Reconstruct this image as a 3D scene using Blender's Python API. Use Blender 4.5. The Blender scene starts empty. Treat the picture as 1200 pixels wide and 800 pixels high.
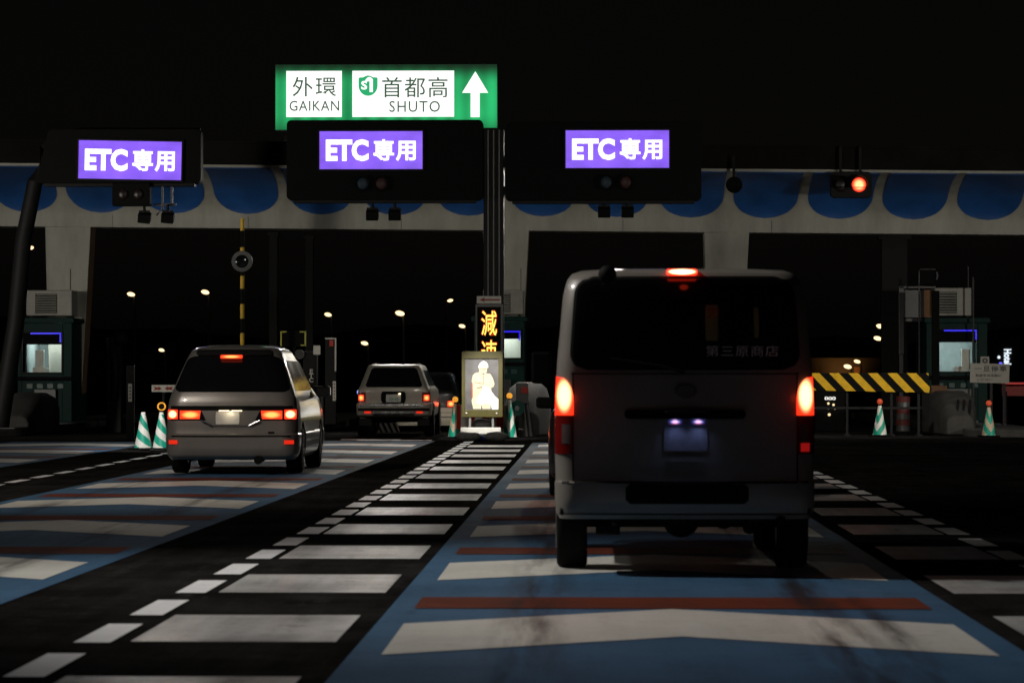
import bpy, bmesh, math, random
from mathutils import Vector, Matrix
random.seed(11)
S = bpy.context.scene
COL = S.collection
R = math.radians
PI = math.pi

# ------------------------------------------------------------------ camera
CH, F = 1.3, 3600.0                      # eye height, focal length in photo pixels
cam_d = bpy.data.cameras.new('camera')
cam = bpy.data.objects.new('camera', cam_d)
COL.objects.link(cam)
cam.location = (0, 0, CH)
YAW, PITCH = math.atan(85 / F), math.atan(40 / F)
cam.rotation_euler = (R(90) + PITCH, 0, YAW)
cam_d.sensor_width = 36
cam_d.lens = 36 * F / 1200
cam_d.clip_start, cam_d.clip_end = 0.1, 5000
cam_d.dof.use_dof = True
cam_d.dof.focus_distance = 48
cam_d.dof.aperture_fstop = cam_d.lens / 20.0   # 20 mm entrance pupil
S.camera = cam

# ------------------------------------------------------------------ world, exposure
W = bpy.data.worlds.new('World')
S.world = W
W.use_nodes = True
wn, wl = W.node_tree.nodes, W.node_tree.links
bg = wn['Background']
sky = wn.new('ShaderNodeTexSky')
sky.sky_type = 'NISHITA'
sky.sun_disc = False
sky.sun_elevation = R(1.0)
sky.sun_rotation = R(200)
hsv = wn.new('ShaderNodeHueSaturation')
hsv.inputs['Saturation'].default_value = 0.25
wl.new(sky.outputs[0], hsv.inputs['Color'])
wl.new(hsv.outputs[0], bg.inputs['Color'])
bg.inputs['Strength'].default_value = 0.0013
S.view_settings.view_transform = 'Standard'
S.view_settings.look = 'None'
S.view_settings.exposure = 0
S.view_settings.gamma = 1
S.cycles.use_denoising = True
S.cycles.sample_clamp_indirect = 3
S.cycles.max_bounces = 6
S.cycles.caustics_reflective = False
S.cycles.caustics_refractive = False


def spot(name, loc, aim, power, col, size=60, blend=0.5, rad=0.15):
    d = bpy.data.lights.new(name, 'SPOT')
    d.energy = power; d.color = col; d.spot_size = R(size); d.spot_blend = blend; d.shadow_soft_size = rad
    o = bpy.data.objects.new(name, d)
    COL.objects.link(o)
    o.location = loc
    o.rotation_euler = (Vector(aim) - Vector(loc)).to_track_quat('-Z', 'Y').to_euler()
    return o


# unseen plaza lamps with added fill among them, the camera car's own low beams, canopy lamps over the lanes
spot('unseen_plaza_light', (-9.5, 22, 9.5), (1.7, 18.2, 0), 4700, (1, .96, .90), 56, 0.9, .2)
spot('unseen_plaza_light', (-12, 27, 10), (-4.6, 38, .6), 4300, (1, .9, .79), 74, 0.95, .2)
spot('unseen_plaza_light', (-11.5, 30, 9), (-4.4, 25.5, 0), 600, (1, .94, .86), 62, 0.95, .2)  # added fill for the left lane between the two lamps above
spot('unseen_plaza_light', (17, 52, 3.2), (4, 75.5, 6.0), 3200, (1, .95, .84), 70, 0.9, .3)  # low side fill, added to brighten the canopy underside
spot('unseen_plaza_light', (-19, 54, 3.2), (-8, 75.5, 6.0), 3200, (1, .95, .84), 70, 0.9, .3)  # same added canopy fill from the left
spot('unseen_plaza_light', (-2.6, 46, 7.5), (-2, 76, 5.5), 1000, (1, .95, .84), 60, 0.9, .3)  # unseen fill aimed at the canopy centre
spot('unseen_plaza_light', (12.0, 17, 8), (4.2, 15.0, 0), 500, (.85, .9, 1), 50, 1.0, .2)
for sx in (-.62, .62):
    hb_ = spot('headlight_beam', (sx, -1.0, .68), (sx * 1.9 - .8, 11.6, 0), 800, (.93, .96, 1), 6.2, 0.9, .06)
    hb_.scale = (4, 1, 1)
for lx, lz_, pw_ in ((-9.4, 4.7, 350), (-4.4, 4.8, 300), (.7, 4.8, 1250)):
    spot('floodlight_beam', (lx, 65.7, lz_), (lx + .3, 46, 0), pw_, (1, .93, .80), 62, .9, .12)
for lx in (-4.6, .6):
    spot('canopy_lamp_light', (lx, 73, 6.0), (lx, 62, 0), 1500, (1, .95, .86), 95, 0.8, .15)

# ------------------------------------------------------------------ materials
def nodes_mat(name):
    m = bpy.data.materials.new(name)
    m.use_nodes = True
    return m, m.node_tree.nodes, m.node_tree.links, m.node_tree.nodes['Principled BSDF']


def mat(name, col, rough=.6, metal=0., var=.25, scale=6., bump=0., stretch=(1, 1, 1), spec=None, coat=0.):
    """painted / plain surface with dirt variation"""
    m, n, l, p = nodes_mat(name)
    tc = n.new('ShaderNodeTexCoord'); mp = n.new('ShaderNodeMapping'); mp.inputs['Scale'].default_value = stretch
    l.new(tc.outputs['Object'], mp.inputs[0])
    nz = n.new('ShaderNodeTexNoise'); nz.inputs['Scale'].default_value = scale; nz.inputs['Detail'].default_value = 7
    nz.inputs['Roughness'].default_value = .65
    l.new(mp.outputs[0], nz.inputs[0])
    cr = n.new('ShaderNodeValToRGB')
    a = tuple(c * (1 - var) for c in col); b = tuple(min(1, c * (1 + var * .6)) for c in col)
    cr.color_ramp.elements[0].position = .35; cr.color_ramp.elements[1].position = .65
    cr.color_ramp.elements[0].color = (*a, 1); cr.color_ramp.elements[1].color = (*b, 1)
    l.new(nz.outputs[0], cr.inputs[0]); l.new(cr.outputs[0], p.inputs['Base Color'])
    mr = n.new('ShaderNodeMapRange'); mr.inputs[3].default_value = max(.02, rough - .1); mr.inputs[4].default_value = min(1, rough + .12)
    l.new(nz.outputs[0], mr.inputs[0]); l.new(mr.outputs[0], p.inputs['Roughness'])
    p.inputs['Metallic'].default_value = metal
    if spec is not None: p.inputs['Specular IOR Level'].default_value = spec
    if coat: p.inputs['Coat Weight'].default_value = coat; p.inputs['Coat Roughness'].default_value = .06
    if bump:
        bp = n.new('ShaderNodeBump'); bp.inputs['Strength'].default_value = bump; bp.inputs['Distance'].default_value = .01
        l.new(nz.outputs[0], bp.inputs['Height']); l.new(bp.outputs[0], p.inputs['Normal'])
    return m


def emis(name, col, strength, var=0., scale=8., stretch=(1, 1, 1)):
    m, n, l, p = nodes_mat(name)
    p.inputs['Base Color'].default_value = (*[min(.8, c * .3) for c in col], 1)
    p.inputs['Roughness'].default_value = .4
    p.inputs['Emission Color'].default_value = (*col, 1)
    p.inputs['Emission Strength'].default_value = strength
    if var:
        tc = n.new('ShaderNodeTexCoord'); mp = n.new('ShaderNodeMapping'); mp.inputs['Scale'].default_value = stretch
        l.new(tc.outputs['Object'], mp.inputs[0])
        nz = n.new('ShaderNodeTexNoise'); nz.inputs['Scale'].default_value = scale; nz.inputs['Detail'].default_value = 3
        l.new(mp.outputs[0], nz.inputs[0])
        mr = n.new('ShaderNodeMapRange'); mr.inputs[1].default_value = .3; mr.inputs[2].default_value = .7
        mr.inputs[3].default_value = strength * (1 - var); mr.inputs[4].default_value = strength * (1 + var)
        l.new(nz.outputs[0], mr.inputs[0]); l.new(mr.outputs[0], p.inputs['Emission Strength'])
    return m


def lamp_mat(name, edge, core, s_edge, s_core, rad=1.0):
    """a lit lamp lens: hot bulb in the middle of the lens, dimmer coloured plastic round it (generated coords = the lens itself)"""
    m, n, l, p = nodes_mat(name)
    p.inputs['Base Color'].default_value = (.25, .01, .01, 1); p.inputs['Roughness'].default_value = .15
    tc = n.new('ShaderNodeTexCoord'); mp = n.new('ShaderNodeMapping'); mp.inputs['Location'].default_value = (-1, -1, -1); mp.inputs['Scale'].default_value = (2, 2, 2)
    mp.inputs['Location'].default_value = (-1, 0, -1); mp.inputs['Scale'].default_value = (2, 0, 2)
    l.new(tc.outputs['Generated'], mp.inputs[0])
    ln = n.new('ShaderNodeVectorMath'); ln.operation = 'LENGTH'; l.new(mp.outputs[0], ln.inputs[0])
    cr = n.new('ShaderNodeValToRGB'); cr.color_ramp.interpolation = 'EASE'
    cr.color_ramp.elements[0].position = .35 * rad; cr.color_ramp.elements[0].color = (*core, 1)
    cr.color_ramp.elements[1].position = 1.0 * rad; cr.color_ramp.elements[1].color = (*edge, 1)
    l.new(ln.outputs['Value'], cr.inputs[0]); l.new(cr.outputs[0], p.inputs['Emission Color'])
    mr = n.new('ShaderNodeMapRange'); mr.inputs[1].default_value = .35 * rad; mr.inputs[2].default_value = 1.0 * rad
    mr.inputs[3].default_value = s_core; mr.inputs[4].default_value = s_edge
    l.new(ln.outputs['Value'], mr.inputs[0]); l.new(mr.outputs[0], p.inputs['Emission Strength'])
    return m


def road_mat(name, col, rough, wear_col, wear, scale=1.2, spec=.5, bump=.35, tracks=None, streak=False):
    """road surface or paint on it: worn through to the asphalt in patches, fine grain, optional tyre-rubber tracks at lane x"""
    m, n, l, p = nodes_mat(name)
    tc = n.new('ShaderNodeTexCoord')
    n1 = n.new('ShaderNodeTexNoise'); n1.inputs['Scale'].default_value = scale; n1.inputs['Detail'].default_value = 10; n1.inputs['Roughness'].default_value = .7
    l.new(tc.outputs['Object'], n1.inputs[0])
    n2 = n.new('ShaderNodeTexNoise'); n2.inputs['Scale'].default_value = 55; n2.inputs['Detail'].default_value = 4
    l.new(tc.outputs['Object'], n2.inputs[0])
    mp = n.new('ShaderNodeMapping'); mp.inputs['Scale'].default_value = (3.5, .22, 1); l.new(tc.outputs['Object'], mp.inputs[0])
    n3 = n.new('ShaderNodeTexNoise'); n3.inputs['Scale'].default_value = 1.6; n3.inputs['Detail'].default_value = 6; n3.inputs['Roughness'].default_value = .6
    l.new(mp.outputs[0], n3.inputs[0])
    ad = n.new('ShaderNodeMath'); ad.operation = 'MULTIPLY_ADD'; ad.inputs[1].default_value = .45; l.new(n2.outputs[0], ad.inputs[0]); l.new(n1.outputs[0], ad.inputs[2])
    a2 = n.new('ShaderNodeMath'); a2.operation = 'MULTIPLY_ADD'; a2.inputs[1].default_value = .35; l.new(n3.outputs[0], a2.inputs[0]); l.new(ad.outputs[0], a2.inputs[2])
    mr = n.new('ShaderNodeMapRange'); mr.inputs[1].default_value = .78; mr.inputs[2].default_value = 1.12; mr.inputs[3].default_value = 0; mr.inputs[4].default_value = wear
    l.new(a2.outputs[0], mr.inputs[0])
    n4 = n.new('ShaderNodeTexNoise'); n4.inputs['Scale'].default_value = 7; n4.inputs['Detail'].default_value = 12; n4.inputs['Roughness'].default_value = .75
    l.new(tc.outputs['Object'], n4.inputs[0])
    ch_ = n.new('ShaderNodeMath'); ch_.operation = 'MULTIPLY_ADD'; ch_.inputs[1].default_value = .5; l.new(n3.outputs[0], ch_.inputs[0]); l.new(n4.outputs[0], ch_.inputs[2])
    c2_ = n.new('ShaderNodeMapRange'); c2_.inputs[1].default_value = .845; c2_.inputs[2].default_value = .875; c2_.inputs[3].default_value = 0; c2_.inputs[4].default_value = min(1, wear * 1.1); l.new(ch_.outputs[0], c2_.inputs[0])
    mr0 = mr; mr = n.new('ShaderNodeMath'); mr.operation = 'MAXIMUM'; l.new(mr0.outputs[0], mr.inputs[0]); l.new(c2_.outputs[0], mr.inputs[1])
    mx = n.new('ShaderNodeMix'); mx.data_type = 'RGBA'
    mx.inputs[6].default_value = (*col, 1); mx.inputs[7].default_value = (*wear_col, 1); l.new(mr.outputs[0], mx.inputs[0])
    out = mx.outputs[2]
    if tracks:
        sx = n.new('ShaderNodeSeparateXYZ'); l.new(tc.outputs['Object'], sx.inputs[0])
        tot = None
        for (tx, wdt, amt) in tracks:
            d = n.new('ShaderNodeMath'); d.operation = 'SUBTRACT'; d.inputs[1].default_value = tx; l.new(sx.outputs[0], d.inputs[0])
            ab = n.new('ShaderNodeMath'); ab.operation = 'ABSOLUTE'; l.new(d.outputs[0], ab.inputs[0])
            r_ = n.new('ShaderNodeMapRange'); r_.interpolation_type = 'SMOOTHSTEP'
            r_.inputs[1].default_value = 0; r_.inputs[2].default_value = wdt; r_.inputs[3].default_value = amt; r_.inputs[4].default_value = 0
            l.new(ab.outputs[0], r_.inputs[0])
            if tot is None: tot = r_.outputs[0]
            else:
                s_ = n.new('ShaderNodeMath'); s_.operation = 'MAXIMUM'; l.new(tot, s_.inputs[0]); l.new(r_.outputs[0], s_.inputs[1]); tot = s_.outputs[0]
        br = n.new('ShaderNodeMapRange'); br.inputs[1].default_value = .4; br.inputs[2].default_value = .62; l.new(n3.outputs[0], br.inputs[0])
        mu = n.new('ShaderNodeMath'); mu.operation = 'MULTIPLY'; l.new(tot, mu.inputs[0]); l.new(br.outputs[0], mu.inputs[1])
        m2 = n.new('ShaderNodeMix'); m2.data_type = 'RGBA'; m2.inputs[7].default_value = (.014, .013, .013, 1)
        l.new(mu.outputs[0], m2.inputs[0]); l.new(out, m2.inputs[6]); out = m2.outputs[2]
    l.new(out, p.inputs['Base Color'])
    rr = n.new('ShaderNodeMapRange'); rr.inputs[3].default_value = rough - .14; rr.inputs[4].default_value = min(1, rough + .2); l.new((n3 if streak else n1).outputs[0], rr.inputs[0])
    l.new(rr.outputs[0], p.inputs['Roughness'])
    p.inputs['Specular IOR Level'].default_value = spec
    bp = n.new('ShaderNodeBump'); bp.inputs['Strength'].default_value = bump; bp.inputs['Distance'].default_value = .012
    l.new(n2.outputs[0], bp.inputs['Height']); l.new(bp.outputs[0], p.inputs['Normal'])
    return m


ASPH = (.016, .0155, .015)
M = {}
TR = [(-.28, .28, .8), (1.28, .3, .9), (1.55, .12, .9)]
TRL = [(-5.35, .3, .7), (-3.95, .3, .7)]
M['asphalt'] = road_mat('asphalt', (.009, .0085, .008), .9, (.03, .0285, .027), .9, .8, .0, .9)
M['blue'] = road_mat('blue_lane_paint', (.043, .11, .20), .75, (.022, .05, .09), .6, .5, .06, .3, TR + TRL)
M['cream'] = road_mat('cream_paint', (.55, .545, .50), .6, (.25, .22, .19), .35, .9, .15, .25, TR + TRL)
M['rust'] = road_mat('rust_red_paint', (.12, .026, .012), .8, (.05, .022, .016), .5, .9, .06, .3, TR + TRL)
M['white'] = road_mat('white_marking_paint', (.46, .46, .45), .35, (.10, .10, .095), .85, 1.3, .5, .25, None, True)
M['dash'] = road_mat('white_dash_paint', (.8, .8, .82), .5, (.4, .4, .4), .3, 1.5, .5, .25)
M['concrete'] = mat('concrete', (.2, .19, .175), .85, 0, .3, 3, .4)
M['dark_concrete'] = mat('dark_concrete', (.045, .042, .038), .85, 0, .35, 3, .4)
M['ivory'] = mat('ivory_cladding', (.46, .445, .38), .55, 0, .22, 1.6, 0, (1, 1, .3))
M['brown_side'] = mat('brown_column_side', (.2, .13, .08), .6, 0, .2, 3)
M['cove_blue'] = mat('blue_cove_paint', (.018, .105, .36), .55, 0, .25, 1.2)
M['dark_metal'] = mat('dark_metal', (.010, .010, .010), .6, 0, .3, 5, spec=.2)
M['grey_metal'] = mat('grey_metal', (.10, .10, .10), .45, .5, .2, 4)
M['lt_metal'] = mat('galvanised_metal', (.33, .33, .32), .4, .6, .2, 4)
M['ac'] = mat('ivory_sheet_metal', (.33, .32, .28), .5, 0, .15, 3)
M['teal'] = mat('teal_cabin_paint', (.004, .030, .024), .6, 0, .25, 2.5, spec=.2)
M['black'] = mat('black_plastic', (.004, .004, .004), .75, 0, .2, 6, spec=.12)
M['rubber'] = mat('tyre_rubber', (.006, .006, .006), .9, 0, .3, 9, spec=.1)
M['glass'] = mat('tinted_car_glass', (.006, .006, .007), .06, 0, .1, 2, spec=.6)
M['van_paint'] = mat('grey_white_van_paint', (.205, .188, .165), .38, 0, .12, 2, coat=.4)
M['silver'] = mat('silver_car_paint', (.22, .205, .19), .36, .4, .08, 2, coat=.7)
M['beige'] = mat('beige_silver_paint', (.32, .30, .255), .42, .3, .08, 2, coat=.15)
M['charcoal'] = mat('charcoal_car_paint', (.02, .02, .021), .3, .4, .1, 2, coat=.8)
M['pale_car'] = mat('cream_car_paint', (.62, .58, .48), .4, 0, .1, 2, coat=.5)
M['chrome'] = mat('bright_chrome', (.6, .6, .6), .25, 1, .06, 4)
M['rim'] = mat('alloy_rim', (.35, .35, .35), .3, .9, .1, 4)
M['plate_white'] = mat('number_plate_white', (.62, .6, .55), .5, 0, .08, 4)
M['plate_dim'] = mat('underlit_number_plate', (.22, .22, .24), .5, 0, .2, 14)  # white plate darkened in colour to read as underlit
M['red_lens'] = mat('unlit_red_lens', (.14, .006, .006), .15, 0, .15, 5)
M['smoke_lens'] = mat('smoked_clear_lens', (.09, .07, .07), .12, 0, .15, 5)
M['yellow'] = mat('yellow_paint', (.70, .43, .03), .5, 0, .15, 4)
M['lime'] = mat('yellow_green_tape', (.5, .5, .08), .5, 0, .15, 4)
M['olive'] = mat('olive_frame_paint', (.075, .062, .006), .5, 0, .2, 4)
M['cone_green'] = mat('green_cone_sheeting', (.01, .36, .24), .4, 0, .12, 6)
M['cone_white'] = mat('white_cone_sheeting', (.82, .80, .74), .45, 0, .1, 6)
M['tan_sheet'] = mat('tan_cone_sheeting', (.6, .48, .34), .5, 0, .2, 6)
M['sign_white'] = mat('white_sign_face', (.62, .6, .54), .5, 0, .12, 4)
M['notice'] = mat('darkened_notice_face', (.2, .19, .165), .6, 0, .15, 4)  # sign white darkened in colour against spill from the barrier spot
M['sign_black'] = mat('black_sign_lettering', (.02, .02, .02), .6, 0, .1, 4)
M['sign_red'] = mat('dark_red_sign_lettering', (.3, .02, .015), .5, 0, .1, 4)
M['reel_green'] = mat('dark_green_reel', (.008, .10, .075), .6, 0, .2, 6)  # plain dark green
M['fascia'] = mat('dark_fascia_band', (.016, .0155, .014), .8, 0, .3, 1, spec=0.)
M['poster'] = mat('dim_poster_paper', (.24, .2, .07), .7, 0, .2, 8)
M['sandbag'] = mat('grey_sandbag_cloth', (.19, .19, .185), .9, 0, .3, 12, .5)
M['blue_bag'] = mat('blue_plastic_sheet', (.02, .05, .4), .5, 0, .3, 8)
M['orange_lens'] = emis('amber_ball_lens', (1, .42, .04), .75, .3, 20)
M['red_ball'] = emis('red_ball_lens', (1, .12, .04), .28, .3, 20)
M['purple'] = emis('purple_lit_panel', (.27, .12, 1.0), .92, .22, 1.5, (1, 1, 2))
M['lit_white'] = emis('lit_white_lettering', (1, 1, 1), 1.5)
M['sign_lit'] = emis('lit_white_panel', (1, .99, .97), 1.25)
M['green_letters'] = emis('dark_green_lettering', (.04, .11, .06), .8)
M['shield_green'] = emis('lit_green_shield', (.015, .4, .15), 1.0)
M['booth_light'] = emis('fluorescent_booth_light', (.85, 1, .97), 1.1)
M['booth_wall'] = mat('booth_inside_wall', (.42, .5, .5), .6, 0, .15, 3)
M['blue_neon'] = emis('blue_edge_light', (.03, .02, 1), .85)
M['led_yellow'] = emis('yellow_led', (1, .78, .12), 1.6, .2, 30)
M['led_red'] = emis('red_led', (.75, .03, .0), .8)
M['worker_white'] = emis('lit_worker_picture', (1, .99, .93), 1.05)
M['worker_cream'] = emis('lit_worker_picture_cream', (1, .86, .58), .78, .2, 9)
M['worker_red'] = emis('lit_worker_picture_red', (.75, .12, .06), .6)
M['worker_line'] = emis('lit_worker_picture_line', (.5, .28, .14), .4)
M['picture_back'] = mat('brushed_picture_back', (.2, .19, .19), .35, .6, .15, 4)
M['signal_red'] = lamp_mat('lit_red_signal', (1, .03, .01), (1, .42, .16), 1.2, 2.4)
M['signal_off'] = mat('unlit_signal_lens', (.015, .008, .008), .4, 0, .2, 6)
M['dim_blue'] = mat('unlit_blue_lens', (.004, .02, .035), .5, 0, .3, 9)
M['dim_red'] = mat('unlit_red_signal_lens', (.03, .003, .003), .5, 0, .3, 9)
M['brake'] = lamp_mat('lit_brake_lens', (1, .03, .008), (1, .74, .30), 1.6, 2.8, 1.25)
M['brake_soft'] = lamp_mat('lit_tail_lens', (1, .05, .012), (1, .42, .10), 1.2, 1.9, 1.0)
M['third_brake'] = lamp_mat('lit_third_brake_lens', (1, .03, .01), (1, .74, .36), 2.2, 3.4, 2.0)
M['plate_glow'] = emis('plate_lamp_lens', (.34, .42, 1), 1.0)
M['plate_soft'] = lamp_mat('blue_plate_lamp_lens', (.03, .05, .35), (.42, .52, 1), .3, 1.2, 1.0)
M['plate_warm'] = emis('warm_plate_lamp_lens', (1, .82, .55), 2.4)
M['reflector'] = emis('glowing_red_reflector', (1, .03, .01), .7)  # bumper reflectors given a glow of their own
M['red_glow_dim'] = emis('dim_red_glow', (1, .02, .02), .22)  # glow put into the material for the fence rail and van reflector
M['street_warm'] = emis('sodium_street_lamp', (1, .70, .36), 2.2)
M['hotel_white'] = emis('lit_hotel_lettering', (.8, .9, 1), 1.2)
M['hotel_blue'] = emis('blue_roof_beacon', (.12, .12, 1), 1.3)
M['win_warm'] = emis('lit_window', (1, .78, .42), 1.0)
M['win_white'] = emis('lit_display', (1, .97, .9), 1.0)
M['hill'] = mat('night_hill', (.02, .025, .018), .9, 0, .3, .05)
M['bldg'] = mat('dark_building_wall', (.035, .03, .026), .8, 0, .2, .2)
M['teal_glass'] = mat('booth_sign_dark', (.02, .07, .06), .4, 0, .2, 4)
M['barrier_red'] = mat('red_barrier_sheeting', (.5, .03, .02), .5, 0, .15, 5)
M['barrier_dim'] = mat('dark_red_band', (.10, .012, .010), .7, 0, .3, 5)  # darker than the barrier red
M['brown_board'] = mat('rusty_brown_board', (.22, .11, .05), .7, 0, .3, 5)


def tube_mat():
    """backlit green panel: upright fluorescent tubes behind a translucent face, weaker towards the top where they end"""
    m, n, l, p = nodes_mat('green_backlit_panel')
    tc = n.new('ShaderNodeTexCoord'); sp = n.new('ShaderNodeSeparateXYZ'); l.new(tc.outputs['Object'], sp.inputs[0])
    w = n.new('ShaderNodeMath'); w.operation = 'SINE'
    mu = n.new('ShaderNodeMath'); mu.operation = 'MULTIPLY'; mu.inputs[1].default_value = 17; l.new(sp.outputs[0], mu.inputs[0]); l.new(mu.outputs[0], w.inputs[0])
    v = n.new('ShaderNodeMapRange'); v.interpolation_type = 'SMOOTHSTEP'; v.inputs[1].default_value = 1.42; v.inputs[2].default_value = 1.0; v.inputs[3].default_value = .04; v.inputs[4].default_value = 1
    l.new(sp.outputs[2], v.inputs[0])
    v2 = n.new('ShaderNodeMapRange'); v2.interpolation_type = 'SMOOTHSTEP'; v2.inputs[1].default_value = -.15; v2.inputs[2].default_value = .35; v2.inputs[3].default_value = .3; v2.inputs[4].default_value = 1
    l.new(sp.outputs[2], v2.inputs[0])
    a = n.new('ShaderNodeMath'); a.operation = 'MULTIPLY_ADD'; a.inputs[1].default_value = .16; a.inputs[2].default_value = .74; l.new(w.outputs[0], a.inputs[0])
    nz = n.new('ShaderNodeTexNoise'); nz.inputs['Scale'].default_value = .8; l.new(tc.outputs['Object'], nz.inputs[0])
    na = n.new('ShaderNodeMath'); na.operation = 'ADD'; l.new(a.outputs[0], na.inputs[0])
    nb = n.new('ShaderNodeMath'); nb.operation = 'MULTIPLY_ADD'; nb.inputs[1].default_value = .9; nb.inputs[2].default_value = -.45; l.new(nz.outputs[0], nb.inputs[0]); l.new(nb.outputs[0], na.inputs[1])
    b = n.new('ShaderNodeMath'); b.operation = 'MULTIPLY'; l.new(na.outputs[0], b.inputs[0]); l.new(v.outputs[0], b.inputs[1])
    c = n.new('ShaderNodeMath'); c.operation = 'MULTIPLY'; l.new(b.outputs[0], c.inputs[0]); l.new(v2.outputs[0], c.inputs[1])
    p.inputs['Base Color'].default_value = (.005, .05, .02, 1)
    p.inputs['Emission Color'].default_value = (.018, .52, .16, 1)
    l.new(c.outputs[0], p.inputs['Emission Strength'])
    return m


M['green_panel'] = tube_mat()


def stripe_mat(name, a, b, freq, dx, dz, rough=.5, phase=0., duty=0.):
    """diagonal stripes in the object's own x/z plane"""
    m, n, l, p = nodes_mat(name)
    tc = n.new('ShaderNodeTexCoord'); sp = n.new('ShaderNodeSeparateXYZ'); l.new(tc.outputs['Object'], sp.inputs[0])
    m1 = n.new('ShaderNodeMath'); m1.operation = 'MULTIPLY'; m1.inputs[1].default_value = dx * freq; l.new(sp.outputs[0], m1.inputs[0])
    m2 = n.new('ShaderNodeMath'); m2.operation = 'MULTIPLY_ADD'; m2.inputs[1].default_value = dz * freq; l.new(sp.outputs[2], m2.inputs[0]); l.new(m1.outputs[0], m2.inputs[2])
    ph = n.new('ShaderNodeMath'); ph.operation = 'ADD'; ph.inputs[1].default_value = phase; l.new(m2.outputs[0], ph.inputs[0])
    fr = n.new('ShaderNodeMath'); fr.operation = 'FRACT'; l.new(ph.outputs[0], fr.inputs[0])
    gt = n.new('ShaderNodeMath'); gt.operation = 'GREATER_THAN'; gt.inputs[1].default_value = .5 + duty; l.new(fr.outputs[0], gt.inputs[0])
    nz = n.new('ShaderNodeTexNoise'); nz.inputs['Scale'].default_value = 9; nz.inputs['Detail'].default_value = 5; l.new(tc.outputs['Object'], nz.inputs[0])
    mx = n.new('ShaderNodeMix'); mx.data_type = 'RGBA'; mx.inputs[6].default_value = (*a, 1); mx.inputs[7].default_value = (*b, 1); l.new(gt.outputs[0], mx.inputs[0])
    dk = n.new('ShaderNodeMix'); dk.data_type = 'RGBA'; dk.blend_type = 'MULTIPLY'; dk.inputs[0].default_value = .5
    l.new(mx.outputs[2], dk.inputs[6]); l.new(nz.outputs[0], dk.inputs[7]); l.new(dk.outputs[2], p.inputs['Base Color'])
    p.inputs['Roughness'].default_value = rough; p.inputs['Specular IOR Level'].default_value = .08
    return m


M['haz'] = stripe_mat('yellow_black_board', (.85, .5, .03), (.003, .003, .003), 2.4, 1, .95)
M['redwhite'] = stripe_mat('red_white_rail', (.55, .03, .02), (.75, .72, .66), 3.4, 1, 0)
M['nose_stripe'] = stripe_mat('white_black_nose', (.55, .5, .5), (.01, .01, .01), 8, 1, .5)

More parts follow.
